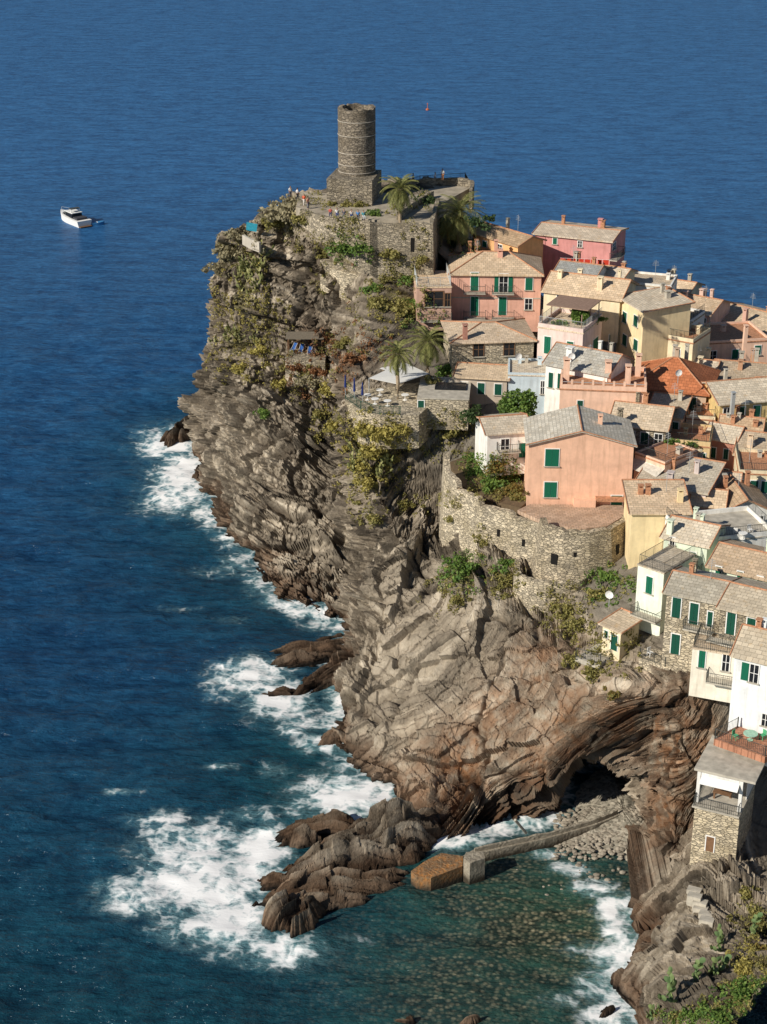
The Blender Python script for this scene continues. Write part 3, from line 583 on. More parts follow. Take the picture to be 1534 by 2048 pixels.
h=house('ochre_house','mustard ochre house with slate roof at the right edge of the photo',(1440,806),200,(1560,796),8,860,OCHRE,'gx',1.4,aw=(4,1)); chim(h,1462,842,.45,3.5,STEEL,h.h-2)
h=house('brown_wall_house','low brown walled house with dark roof just under the mustard house',(1440,858),197,(1520,866),5,910,(.58,.4,.28),'gx',1.,SLD,aw=(3,1))
h=house('brown_roofed_house','house with brown slate roof above the mustard house at the right edge',(1428,757),213,(1560,768),8,800,BRN,'gx',1.3,SLD,aw=(4,1)); chim(h,1480,740,.6,1.1)
h=house('light_blue_house','light blue flat roofed house beside the round green tree',(1016,751),208,(1096,753),6,820,LB,'flat',par=.25); win(h,1085,775,7,26,'dark')
h=house('small_stone_house','small rubble stone house with two dark windows and hipped slate roof under the pink house',(905,684),214,(1068,679),9,750,STONEL,'hip',1.1,(.6,.53,.43),cat='stone house',clut=0); win(h,957,699,20,28,'dark',fr=WOOD); win(h,1018,698,20,26,'dark',fr=WOOD); chim(h,930,672,.6,1.3,plain((.4,.2,.15),.9))
h=house('low_tiled_house','low house with dark flat roof in front of the small stone house',(912,752),209,(1014,758),4,800,(.5,.42,.34),'shed',.3,SLG,aw=(3,1),clut=0)
h=house('flat_stone_house','low flat roofed stone building right of the restaurant terrace',(835,797),203,(937,800),8,840,STONEL,'flat',rmat=CONC,cat='stone house',clut=0); win(h,842,812,12,22,'door',col=DGREEN)
MB().box(2,6,3,5.5,h.top+.05,h.top+.2).build('skylight',GLASS,h.root)
h=house('orange_gable_house','big orange house with slate gable roof and two green shuttered windows above the bastion',(1058,886),185,(1268,889),8,1024,(.8,.49,.34),'gy',1.7,(.64,.58,.48),clut=0)
win(h,1104,915,27,34,'shut'); win(h,1101,979,25,30,'shut'); win(h,1233,1006,22,30,'door',col=GREEN); chim(h,1200,850,.5,1.)
MB().box(h.W*.45,h.W*.66,-.9,0,.0,h.h*.32).build('porch',h.wm,h.root); MB().box(h.W*.66,h.W,-.8,0,h.h*.3,h.h*.34).build('canopy',TERRA,h.root)
h=house('white_annex','white annex with balcony on the left of the big orange house',(975,866),192,(1060,860),6,935,WH,'gx',.9,clut=0); win(h,1010,893,16,30,'glass'); win(h,1045,900,14,28,'shut'); balcony(h,1015,900,44,1.2)
h=house('brick_backed_house','rubble stone house with slate roof behind the big orange house',(1222,846),194,(1332,858),8,900,STONE,'gx',1.4,cat='stone house',aw=(4,1)); chim(h,1240,838,.6,1.)
h=house('little_white_house','little white house with beige roof peeping over the orange gable',(1165,826),200,(1226,830),5,880,WH,'gx',.8); win(h,1200,838,8,12,'dark')
h=house('awning_house','peach house with a pale awning right of the big orange house',(1270,908),187,(1330,930),6,975,PEACH,'flat',par=.2,rail=1,rmat=TERRA); win(h,1298,935,22,14,'dark')
MB().poly([(0,-1.6,h.h-1.2),(h.W,-1.6,h.h-1.2),(h.W,0,h.h-.5),(0,0,h.h-.5)],[(0,1,2,3)]).build('awning',plain((.6,.55,.47),.9),h.root)
h=house('plant_terrace_house','ochre house with potted plants on its roof terrace',(1328,888),193,(1420,896),6,965,(.7,.52,.28),'flat',par=.6,aw=(3,1),rail=1,rmat=TERRA)
h=house('maroon_house','narrow maroon red house right of the potted plant terrace',(1412,872),196,(1470,882),5,985,(.52,.25,.18),'gx',1.)
for a in [(1427,905,9,20),(1452,908,9,20),(1427,945,9,20),(1452,948,9,20)]: win(h,*a,'shut',col=DGREEN)
h=house('broad_roofed_house','house with a broad brown slate roof at the right edge, below the mustard house',(1472,906),192,(1570,918),9,970,(.7,.54,.38),'gx',1.3,SLD,aw=(4,1)); chim(h,1500,890,.7,1.2)
h=house('small_gable_house','small cream house with brown roof between potted terrace and mauve house',(1335,950),187,(1405,958),5,1000,CREAM,'gx',1.,SLD,aw=(3,1)); chim(h,1350,945,.6,1.1)
h=house('white_attic_house','small white house with beige roof left of the cream edge house',(1418,968),183.5,(1474,974),4.5,1020,WH,'gx',.9,aw=(2,1))
h=house('cream_edge_house','cream flat roofed house at the right edge above the white gable',(1478,948),185,(1565,952),7,1010,CREAM,'flat',par=.4,aw=(4,1),rail=1,rmat=TERRA)
h=house('mauve_house','greyish mauve house with shallow slate roof in the shade behind the yellow house',(1276,962),182,(1412,985),7,1030,MAUVE,'shed',.9,SLG); win(h,1380,1005,12,20,'dark'); chim(h,1340,965,.7,1.)
h=house('pinkish_house','pinkish house with beige roof left of the white gable',(1385,1006),178,(1446,1012),5,1075,(.74,.5,.4),'gx',.9,aw=(2,1))
h=house('white_gable_house','white gabled house at the right edge above the white terrace',(1440,1024),177,(1545,1020),7,1075,WH,'gy',1.5,SLD); win(h,1490,1040,14,22,'shut'); win(h,1520,1042,12,20,'dark'); balcony(h,1490,1052,50,1.)
h=house('yellow_house','tall pale yellow house right of the bastion, half in shade',(1264,1024),173,(1378,1024),6,1140,(.8,.64,.38),'shed',1.1,SL); win(h,1350,1060,12,20,'shut',col=DGREEN); chim(h,1360,1000,.6,1.)
h=house('light_green_house','light green house with slate roof behind the small corner terrace',(1328,1071),166,(1415,1090),6,1165,LG,'gx',1.1); win(h,1385,1120,12,32,'shut'); win(h,1345,1082,9,14,'dark'); chim(h,1340,1060,.6,.9); balcony(h,1385,1136,40,.9)
h=house('corner_terrace_house','pale greenish white house with a railed corner terrace and one green shutter',(1276,1130),161,(1328,1148),6,1235,(.76,.8,.66),'flat',clut=0); roofrail(h,1.1); win(h,1299,1170,13,34,'shut'); balcony(h,1300,1220,52,1.3)
h=house('white_terrace_block','white block with a big sunny roof terrace at the right edge',(1380,1090),166,(1550,1072),7,1140,WH,'flat',par=.5,rmat=CONC,clut=0,rail=1); win(h,1420,1112,12,24,'shut',col=DGREEN); win(h,1395,1112,10,20,'dark')
h=house('green_edge_house','pale green house with beige slate roof under the white terrace',(1420,1130),160,(1550,1160),7,1190,LG,'gx',1.1); win(h,1437,1142,11,18,'shut'); win(h,1480,1152,11,18,'shut'); win(h,1520,1162,11,18,'shut')
h=house('shuttered_stone_house','stone house with beige slate roof and tall green shutters, left of its twin',(1334,1182),153,(1442,1204),6,1330,STONEL,'gx',.9,(.64,.57,.45),cat='stone house')
for a in [(1353,1215,17,40),(1388,1227,17,42),(1351,1288,17,40),(1420,1238,10,30)]: win(h,*a,'shut',col=DGREEN)
balcony(h,1400,1250,60,.9)
h=house('second_stone_house','stone house with two tall green shutters at the right edge of the photo',(1442,1212),149,(1560,1240),7,1335,STONE,'gx',1.,(.64,.57,.45),cat='stone house')
for a in [(1462,1247,17,44),(1502,1255,17,38)]: win(h,*a,'shut',col=DGREEN)
balcony(h,1465,1272,90,1.1)
h=house('low_white_house','low cream white building with a green door and small red deck below the stone houses',(1385,1297),148,(1472,1312),4,1370,(.78,.72,.6),'flat',clut=0,rail=1); win(h,1404,1318,13,34,'shut'); win(h,1452,1325,14,34,'dark'); balcony(h,1446,1352,60,1.3)
h=house('white_cliff_house','tall white house with beige slate roof and green window at the right edge',(1470,1306),143,(1570,1330),6,1490,(.79,.81,.81),'gx',1.6,(.64,.57,.45)); win(h,1500,1345,34,36,'half'); win(h,1531,1440,14,24,'glass')
h=house('cream_hut','small cream hut with slate roof and green door on the cliff edge',(1206,1246),159,(1242,1262),3,1308,CREAM,'shed',.35,cat='hut',clut=0); win(h,1229,1285,13,32,'door',col=DGREEN); win(h,1213,1268,7,14,'shut',col=DGREEN)
# loggia house on the near cliff
h=house('loggia_house','house with white open loggia and awning above a bare stone base on the near cliff',(1390,1606),137,(1480,1628),6,1790,stone((.64,.55,.41)),'flat',rmat=CONC,cat='house',clut=0)
W=h.W;z=h.top; D=h.D
M=MB()
for x,y in((.15,.15),(W-.15,.15),(W-.15,D-.2),(.15,D-.2),(W*.5,D-.2)): M.box(x-.16,x+.16,y-.16,y+.16,z,z+3.6)
M.box(0,W,D-.1,D,z,z+3.6); M.box(W*.98,W,D*.4,D-.15,z,z+3.6); M.box(.35,W-.35,.05,.25,z+3.0,z+3.6); M.build('loggia',stucco((.74,.72,.68)),h.root)
MB().box(-.3,W+1.2,-.3,D+.2,z+3.62,z+3.86).build('loggia_roof',CONC,h.root)
MB().poly([(.4,-.8,z+2.6),(W-.3,-.8,z+2.6),(W-.3,.02,z+3.1),(.4,.02,z+3.1)],[(0,1,2,3)]).build('awning',WHITE,h.root)
railmesh([(.05,D*.8,z),(.05,-.7,z),(W-.05,-.7,z),(W-.05,0,z)],1.1,.2).build('railing',IRON,h.root); MB().box(-.1,W+.1,-.8,0,z-.16,z).build('balcony',CONC,h.root)
win(h,1420,1688,16,30,'door',col=WOOD)
MB().box(W*.3,W*.7,1.2,2.2,z+.7,z+.76).box(W*.32,W*.36,1.3,1.4,z,z+.7).box(W*.64,W*.68,2,2.1,z,z+.7).build('table',WOOD,h.root)
# shed with solar panel, canopy
h=house('white_shed','small white shed with dark solar panels on its roof, on the cliff ledge',(682,622),236,(735,630),4,680,(.64,.62,.59),'shed',.5,SLG,cat='shed',clut=0); MB().solid([(.2,.2,h.h+.25),(h.W-.2,.2,h.h+.25),(h.W-.2,3.6,h.h+.7),(.2,3.6,h.h+.7)],[(0,1,2,3)],.06).build('solar_panel',plain((.015,.02,.05),.2),h.root)
CZ=PY(612,706,239)
r=empty('canopy',CZ); tag(r,'brown flat canopy on thin posts over blue deckchairs on the cliff ledge','canopy')
for x in(-2.6,2.4):
    for y in(-1.2,1.6): MB().box(x-.05,x+.05,y-.05,y+.05,-1.5,2.6).build('post',WOOD,r)
MB().box(-2.9,2.7,-1.5,1.9,2.6,2.7).build('roof',plain((.2,.17,.13),.9),r)
def platform(name,label,pts,z,th,mat,cat='terrace'):
    o=MB().prism([P(a,b_,z).xy for a,b_ in pts][::-1],z-th,z).build(name,mat); tag(o,label,cat); return o
platform('rock_ledge','small paved ledge under the brown canopy on the sea cliff',[(570,715),(650,722),(660,680),(580,672)],CZ.z,2.5,STONE)
TILE=slate((.56,.4,.29),name='terrace_tiles')
platform('restaurant_terrace','paved restaurant terrace with pale retaining wall on the cliff edge',[(690,800),(722,822),(760,832),(838,830),(900,775),(850,735),(740,745),(692,770)],29.2,4.5,STONEL)
platform('brick_terrace','pale red brick paved terrace on top of the bastion, before the orange house',[(1035,1020),(1085,1042),(1110,1050),(1160,1058),(1215,1052),(1250,1030),(1245,1010),(1060,1008)],23.75,.5,TILE)
platform('garden_terrace','planted garden terrace behind the angled stone wall',[(897,925),(925,972),(965,997),(1040,1016),(1058,1000),(1056,930),(950,905)],23.2,1.,plain((.14,.1,.06),.95))
platform('castle_platform','paved viewing platform around the foot of the castle tower',[(592,414),(650,432),(760,440),(862,442),(868,415),(940,376),(930,358),(840,364),(760,386),(650,386),(600,384)],44.9,2.2,plain((.38,.33,.255),.95,.35,.7))
platform('cliff_deck','railed concrete deck in front of the cream hut',[(1150,1316),(1200,1330),(1260,1296),(1200,1284)],17.8,.5,CONC)
platform('seating_terrace','narrow railed terrace with white chairs below the shuttered stone house',[(1278,1316),(1330,1335),(1390,1345),(1390,1310),(1290,1296)],19.6,2.2,STONEL)
platform('red_terrace','red tiled terrace with green table under the tall white house',[(1428,1478),(1530,1514),(1590,1490),(1475,1452)],18.9,.7,slate((.5,.24,.15),name='red_tiles'))
platform('castle_garden','narrow planted terrace under the castle wall',[(640,520),(740,540),(870,545),(868,505),(740,500),(650,490)],37.3,3.5,STONE)
def railing(label,pts,z,hh=1.05,mat=None,sp=.2):
    w=[P(a,b_,z) for a,b_ in pts]; c=w[0]; r=empty('railing',c); tag(r,label,'railing')
    rel=[p-c for p in w]; railmesh(rel,hh,sp).build('balusters',mat or IRON,r)
    for p in rel: MB().box(p.x-.05,p.x+.05,p.y-.05,p.y+.05,-.2,hh+.08).build('post',mat or IRON,r)
railing('dark green railing along the restaurant terrace edge',[(691,797),(722,819),(760,829),(800,829)],29.2,1.1,DGREEN)
railing('white railing around the garden left of the pink house',[(750,560),(790,572),(832,574)],36.0,1.6,WHITE,.25)
railing('grey railing around the concrete deck by the cream hut',[(1152,1314),(1200,1327),(1240,1305)],17.8)
railing('dark railing in front of the white terrace chairs',[(1280,1315),(1330,1333),(1388,1343)],19.6)
railing('dark railing of the red tiled terrace',[(1475,1454),(1430,1477),(1530,1512)],18.9)
railing('thin railing on the far edge of the castle platform',[(760,388),(840,366),(930,360),(938,374)],44.9,1.1)
# stone steps on the near cliff
for i in range(6):
    p=hit(1412-i*6+(i%2)*5,1842-i*12); o=MB().box(-.65,.65,-.4,.4,-1.,.12).build('stone_step',CONC,None,p+Vector((0,-.3,.35)),rz=R(-25)); tag(o,'pale stone step on the near cliff, '+['lowest','second','third','fourth','fifth','topmost'][i]+' of the flight','step')
# ---------------------------------------------------------------- stone walls
def wallstrip(name,label,pts,z1,z0,th,mat,cat='stone wall',batter=0.,holes=(),smooth=True):
    n0=len(pts); z1s=z1 if isinstance(z1,(list,tuple)) else [z1]*n0; z0s=z0 if isinstance(z0,(list,tuple)) else [z0]*n0
    A2=np.array([tuple(P(a,b_,zt))+(zb,) for (a,b_),zt,zb in zip(pts,z1s,z0s)])
    if n0>3 and smooth: A2,_=cr(A2,[8]*(n0-1),.5)
    elif n0>3: A2=np.array([A2[i]*(1-j/5)+A2[i+1]*j/5 for i in range(n0-1) for j in range(5)]+[A2[-1]])
    d=np.gradient(A2[:,:2],axis=0); n=np.stack([-d[:,1],d[:,0]],1); n/=np.linalg.norm(n,axis=1,keepdims=True)+1e-9
    c=A2[0,:3].copy(); v=[];f=[]
    for p,q in zip(A2,n):
        i=p[:2]+q*th; o=p[:2]-q*batter; zt=p[2]-c[2]+rnd.uniform(-.14,.08); zb=p[3]-c[2]
        v+=[(o[0]-c[0],o[1]-c[1],zb),(p[0]-c[0],p[1]-c[1],zt),(i[0]-c[0],i[1]-c[1],zt),(i[0]-c[0],i[1]-c[1],zb)]
    k=len(A2)
    for i in range(k-1):
        for j in range(4): f.append((i*4+j,i*4+4+j,i*4+4+(j+1)%4,i*4+(j+1)%4))
    f+=[(0,1,2,3),(k*4-1,k*4-2,k*4-3,k*4-4)]
    M=MB(); M.poly(v,f)
    if holes:
        rt=empty(name,Vector(c)); tag(rt,label,cat); M.build('masonry',mat,rt); bv=BVHTree.FromPolygons([tuple(np.array(q)+c) for q in v],f)
        for px,py,wp_,hp in holes:
            q=bv.ray_cast(CAM,ray(px,py).normalized())
            if q[0] is None: continue
            p=q[0]-Vector(c); nn=Vector(q[1]); nn=nn if nn.y<0 else -nn; a=math.atan2(nn.x,-nn.y); s=1/ppm(q[0]); w2=wp_*s/2; h2=hp*s/2/.9
            mp=lambda x,y,zz:(p.x+x*math.cos(a)-y*math.sin(a),p.y+x*math.sin(a)+y*math.cos(a),p.z+zz)
            MB().box(-w2,w2,-.03,.3,-h2,h2,mp).build('opening',DARK,rt)
        return rt
    o=M.build(name,mat,None,Vector(c)); tag(o,label,cat); return o
wallstrip('curtain_wall','long angled pale stone curtain wall stepping down to the left of the bastion',[(887,904),(890,940),(912,962),(914,978),(956,996),(960,1010),(1020,1024),(1024,1034),(1100,1050)],[26.6,25.6,25.3,24.4,24.4,23.7,23.7,23.3,23.4],[12,12,12,12,13,13,14,14,14],.7,STONEL,batter=.6,holes=[(997,1066,7,14),(1047,1086,7,14)],smooth=False)
wallstrip('bastion_wall','bulky angular stone bastion with a tall dark opening below the orange house',[(1080,1034),(1086,1050),(1130,1062),(1180,1064),(1222,1058),(1254,1040),(1268,1010)],[24.9]*7,[12]*7,.7,stone((.47,.4,.3)),batter=1.7,holes=[(1108,1126,15,34),(1150,1110,6,10),(1235,1105,10,30)],smooth=False)
wallstrip('lower_bastion','low rounded stone bastion below the big bastion',[(1030,1118),(1033,1145),(1065,1160),(1120,1166),(1165,1160),(1185,1142)],19.6,11.,.6,STONEL,batter=.5)
wallstrip('castle_wall','high castle retaining wall under the viewing platform',[(600,418),(655,436),(740,442),(755,446),(830,446),(866,447),(872,425),(880,395)],[45.5,45.5,45.6,45.2,45.3,45.3,45.6,45.6],[43.4,41.5,38,37,36.5,36.,36,38],.6,STONE,batter=.25,holes=[(825,490,8,26)],smooth=False)
wallstrip('parapet_wall','low stone parapet in the sun on the far platform edge',[(945,378),(942,358),(860,355),(815,362)],46.1,42.5,.5,STONED)
wallstrip('garden_wall','stone garden wall below the castle, left of the white parasols',[(640,530),(690,545),(745,552)],36.4,30.,.5,STONEL)
wallstrip('ramp_wall','sloping stone ramp wall between palm and platform',[(800,425),(830,402),(868,380)],46,43,.5,STONE)
wallstrip('left_parapet','small pale parapet with a blue awning at the left tip of the headland',[(484,468),(500,477),(518,484)],39.6,38.,.35,stucco((.5,.45,.38)),'parapet')
# ---------------------------------------------------------------- tower
c=PY(714,352,250); r=empty('castle_tower',c); tag(r,'round dark stone castle tower with pale rings on a square base','tower')
TW=stone((.27,.23,.185),.85)
n=48; Rr=2.75; hh=PY(714,214,250).z-c.z; v=[];f=[]
lev=[0,hh*.5,hh]
for i,z in enumerate(lev):
    for k in range(n):
        a=2*math.pi*k/n; v.append((Rr*math.cos(a),Rr*math.sin(a),z+(rnd.uniform(-.18,.12) if i==2 else 0)))
for k in range(n):
    a=2*math.pi*k/n; v.append((Rr*.78*math.cos(a),Rr*.78*math.sin(a),v[2*n+k][2]))
for k in range(n):
    a=2*math.pi*k/n; v.append((Rr*.78*math.cos(a),Rr*.78*math.sin(a),hh-2.))
for i in range(4):
    for k in range(n): k2=(k+1)%n; f.append((i*n+k,i*n+k2,(i+1)*n+k2,(i+1)*n+k))
f.append(tuple(4*n+k for k in range(n)))
MB().poly(v,f).build('shaft',TW,r)
for fz in (.09,.2,.37,.62,.82):
    M=MB(); ring=[(Rr*1.006*math.cos(2*math.pi*k/n),Rr*1.006*math.sin(2*math.pi*k/n),hh*fz) for k in range(n+1)]; M.tube(ring,.05,5); M.build('ring',plain((.5,.45,.38),.9),r)
a=PY(653,354,246)-c; b2=P(744,358,c.z+a.z)-c; u=(b2-a).normalized(); w_=Vector((-u.y,u.x,0)); a.z-=.25
q=[a,b2,b2+w_*7.2,a+w_*7.2]
M=MB().prism([p.xy for p in q],-4.6,a.z); M.build('square_base',STONED,r)
# ---------------------------------------------------------------- vegetation
def leaves(n,cl,rad,size,flat=1.,elong=1.6):
    cl=np.array(cl,float); rad=np.array(rad,float); k=rng.integers(0,len(cl),n)
    d=rng.normal(size=(n,3)); d/=np.linalg.norm(d,axis=1,keepdims=True); rr=rng.uniform(.35,1,n)**.5
    p=cl[k]+d*np.array([1,1,flat])*(rad[k]*rr)[:,None]
    a=rng.normal(size=(n,3)); a/=np.linalg.norm(a,axis=1,keepdims=True); b_=np.cross(a,rng.normal(size=(n,3))); b_/=np.linalg.norm(b_,axis=1,keepdims=True)
    s=size*rng.uniform(.6,1.4,n)[:,None]; a=a*s*elong*.5; b_=b_*s*.5
    v=np.stack([p-a,p-b_,p+a,p+b_],1).reshape(-1,3); return v,np.arange(n*4).reshape(-1,4)
def bushmesh(r,n,size,mat,flat=.8):
    cl=[(rng.normal()*r*.5,rng.normal()*r*.5,r*flat*rng.uniform(.2,.9)) for _ in range(12)]; rad=[r*rng.uniform(.25,.55) for _ in cl]
    v,f=leaves(n,cl,rad,size,flat); return npmesh('bush',v,f,mat,False)
L_OL=leaf((.14,.14,.042),(.37,.32,.11)); L_GR=leaf((.06,.125,.028),(.2,.29,.065)); L_YE=leaf((.23,.205,.05),(.52,.44,.14)); L_RD=leaf((.18,.08,.04),(.34,.17,.075)); L_GY=leaf((.22,.2,.125),(.44,.385,.24)); L_PA=leaf((.1,.12,.035),(.31,.3,.11)); L_DK=leaf((.03,.055,.02),(.08,.12,.04)); L_OR=leaf((.25,.15,.045),(.2,.2,.06))
LM=dict(o=L_OL,g=L_GR,y=L_YE,r=L_RD,s=L_GY,d=L_DK,a=L_OR)
PROTO={k:[bushmesh(1.,620,.16,m_) for _ in range(2)] for k,m_ in LM.items()}
KN=dict(o='olive',g='green',y='yellow green',r='rusty red',s='silvery grey',d='dark green',a='orange brown')
bpy.context.view_layer.update(); DG=bpy.context.evaluated_depsgraph_get()
def shit(px,py):
    q=SC.ray_cast(DG,CAM,ray(px,py).normalized()); return (q[1].copy(),q[2].copy()) if q[0] and q[1].z>.8 else (None,None)
BU=[(455,505,'s',34,'hanging over the left tip of the headland'),(440,540,'s',24,'on the cliff edge below the headland tip'),(470,470,'s',24,'just under the small parapet at the headland tip'),(565,425,'s',36,'below the left corner of the castle platform'),(585,405,'s',22,'beside the left end of the castle platform'),(545,445,'o',26,'on the slope left of the castle platform'),(600,440,'o',20,'under the castle platform corner'),
(690,500,'g',26,'left half of the green clump under the castle wall'),(722,500,'g',24,'right half of the green clump under the castle wall'),(748,430,'g',16,'on the platform in front of the tower base'),(690,412,'o',14,'low hedge at the front foot of the tower base'),(720,412,'o',14,'right part of the low hedge at the tower foot'),(665,410,'o',12,'left part of the low hedge at the tower foot'),
(780,510,'o',22,'at the foot of the tall palm trunk'),(880,455,'d',30,'dark growth left of the big palm'),(905,480,'d',28,'dark growth below the big palm'),(860,405,'d',20,'in shade below the platform parapet'),(960,445,'d',22,'right of the big palm'),(850,520,'o',18,'in the narrow terrace under the castle wall, right end'),(650,510,'o',20,'in the narrow terrace under the castle wall, left end'),
(560,770,'y',20,'on the sea cliff left of the rusty patch'),(590,735,'r',18,'under the canopy ledge, left'),(640,745,'r',22,'under the canopy ledge, right'),(690,690,'o',24,'below the white shed'),(705,720,'r',22,'between shed and restaurant terrace'),(610,765,'s',20,'round shrub on the cliff below the canopy'),(660,780,'y',24,'on the cliff left of the restaurant terrace'),(640,830,'o',18,'low on the cliff left of the terrace wall'),(672,855,'y',24,'on the cliff edge under the restaurant terrace corner'),(700,890,'y',22,'beside the terrace retaining wall foot'),
(735,860,'y',30,'upper part of the bright plant curtain below the restaurant'),(765,870,'y',30,'right part of the bright plant curtain below the restaurant'),(745,905,'y',28,'middle of the bright plant curtain below the restaurant'),(775,920,'o',24,'right fringe of the plant curtain below the restaurant'),(720,935,'y',24,'left fringe of the plant curtain below the restaurant'),(740,970,'y',24,'lower part of the plant curtain'),(715,1005,'o',20,'trailing end of the plant curtain'),(750,1040,'o',18,'lowest tuft under the plant curtain'),(800,860,'y',24,'beneath the railing corner of the restaurant'),
(890,745,'g',22,'next to the small stone house, left'),(860,765,'o',18,'behind the flat stone building'),(900,865,'o',28,'on the slope below the flat stone building'),(950,835,'d',26,'in shade right of the flat stone building'),(760,610,'o',26,'on the slope below the white railing'),(800,620,'o',28,'on the slope left of the pink annex'),(825,610,'g',22,'against the pink annex corner'),(745,580,'g',18,'at the end of the white railing'),(815,560,'g',18,'behind the white garden railing'),(775,560,'o',16,'in the railed garden'),
(925,1140,'g',30,'hanging over the rock below the curtain wall'),(905,1150,'o',22,'left of the hanging bush below the curtain wall'),(1010,1130,'g',22,'at the left end of the low rounded bastion'),(1012,1165,'o',22,'trailing beneath the low rounded bastion'),(965,1085,'o',14,'at the foot of the curtain wall'),(905,1040,'o',12,'at the left foot of the curtain wall'),(1215,1160,'g',24,'in the gap between bastion and greenish white house'),(1195,1190,'o',24,'above the concrete deck'),(1130,1225,'o',24,'on the rocks below the rounded bastion'),(1155,1250,'o',22,'on the rocks left of the cream hut'),(1140,1325,'o',22,'below the concrete deck, left'),(1185,1345,'o',22,'below the concrete deck, right'),(920,1200,'o',20,'on the grey ridge below the hanging bush'),(1230,1390,'a',20,'on the red cliff below the chair terrace'),(810,1010,'o',20,'on the bare rock right of the plant curtain'),
(960,945,'g',26,'in the garden terrace, left'),(990,930,'a',26,'in the garden terrace, rear'),(1015,955,'g',26,'in the garden terrace, middle'),(985,975,'g',26,'in the garden terrace, front'),(1025,985,'a',24,'in the garden terrace, right corner'),(950,920,'g',18,'at the rear left corner of the garden terrace'),(1040,1000,'o',18,'at the front right corner of the garden terrace'),(520,700,'y',24,'on the lit cliff face, lower left of the cactus slope'),(480,740,'y',20,'at the foot of the cactus slope'),(525,830,'g',18,'alone low on the pale sea cliff'),
(1345,885,'g',14,'potted on the ochre roof terrace, left'),(1385,890,'g',14,'potted on the ochre roof terrace, right'),(1120,648,'g',14,'potted on the pergola terrace, left'),(1200,640,'g',14,'potted on the pergola terrace, right')]
BU+=[(1512,1835,'o',28,'at the right edge under the loggia base'),(1520,1900,'a',28,'dry patch at the right edge of the near slope'),(1490,1940,'y',22,'on the near slope, left of the dry patch'),(1490,1990,'g',32,'bright clump in the middle of the near slope'),(1530,2010,'y',34,'in the bottom right corner'),(1440,2038,'g',28,'at the bottom edge of the near slope'),(1385,2038,'g',24,'beside the leftmost prickly pears at the bottom'),(1495,1785,'o',22,'at the foot of the loggia house base'),(1500,2044,'g',32,'lowest at the bottom edge, right of the green one')]
for i,(px,py,k,rp_,where) in enumerate(BU):
    p,_n=shit(px,py)
    if p is None: p=hit(px,py)
    r_=rp_/ppm(p); o=obj('shrub',PROTO[k][i%2],None,None,p-Vector((0,0,r_*.3))); o.scale=(r_,r_,r_*.95); o.rotation_euler.z=rnd.uniform(0,6)
    tag(o,KN[k]+' shrub '+where,'shrub')
# scattered ground cover, one mass per colour
acc={}
for (px,py,rp_,k,key) in VEG+GARD:
    for _ in range(int(85*k*(rp_/50)**1.5)):
        a=rnd.uniform(0,6.283); q=rp_*1.2*math.sqrt(rnd.random()); p,nn=shit(px+q*math.cos(a),py+q*math.sin(a)*.9)
        if p is None: continue
        kk=key if rnd.random()<.7 else 'o'; big_=p.y<135
        v,f=leaves(30,[(p.x,p.y,p.z+.1)],[rnd.uniform(.22,.7)*(.7 if big_ else 1)],.16 if not big_ else .13); L=acc.setdefault(kk,[[],[],0]); L[0].append(v); L[1].append(f+L[2]); L[2]+=len(v)
GN=dict(o='olive',g='fresh green',y='yellow green',r='rusty red',s='silvery grey',d='dark green',a='orange brown')
for k,L in acc.items():
    o=obj('ground_cover',npmesh('ground_cover',np.concatenate(L[0]),np.concatenate(L[1]),LM[k],False),None); tag(o,'low '+GN[k]+' plants scattered over the ledges of the cliff','ground cover',None,'stuff')
def tree(px,py,Y,r_,label,mat,th=1.5):
    p=PY(px,py,Y); rt=empty('tree',p-Vector((0,0,r_+th))); tag(rt,label,'tree')
    MB().tube([(0,0,0),(.1,0,th),(.05,.1,th+r_*.7)],[.22,.16,.06],8).build('trunk',WOOD,rt)
    cl=[];rad=[]
    for _ in range(16):
        d=Vector((rnd.gauss(0,1),rnd.gauss(0,1),rnd.gauss(0,.8))).normalized()*r_*.62; cl.append((d.x,d.y,d.z*.85+th+r_)); rad.append(r_*rnd.uniform(.3,.48))
    v,f=leaves(3400,cl,rad,.26); obj('crown',npmesh('crown',v,f,mat,False),None,rt)
tree(1040,815,201,2.7,'round dense green tree beside the light blue house',L_GR); tree(705,478,239.5,2.4,'leafy green tree under the castle wall',L_GR); tree(1160,632,216,1.3,'small leafy tree in a tub on the pergola terrace',L_GR,.6)
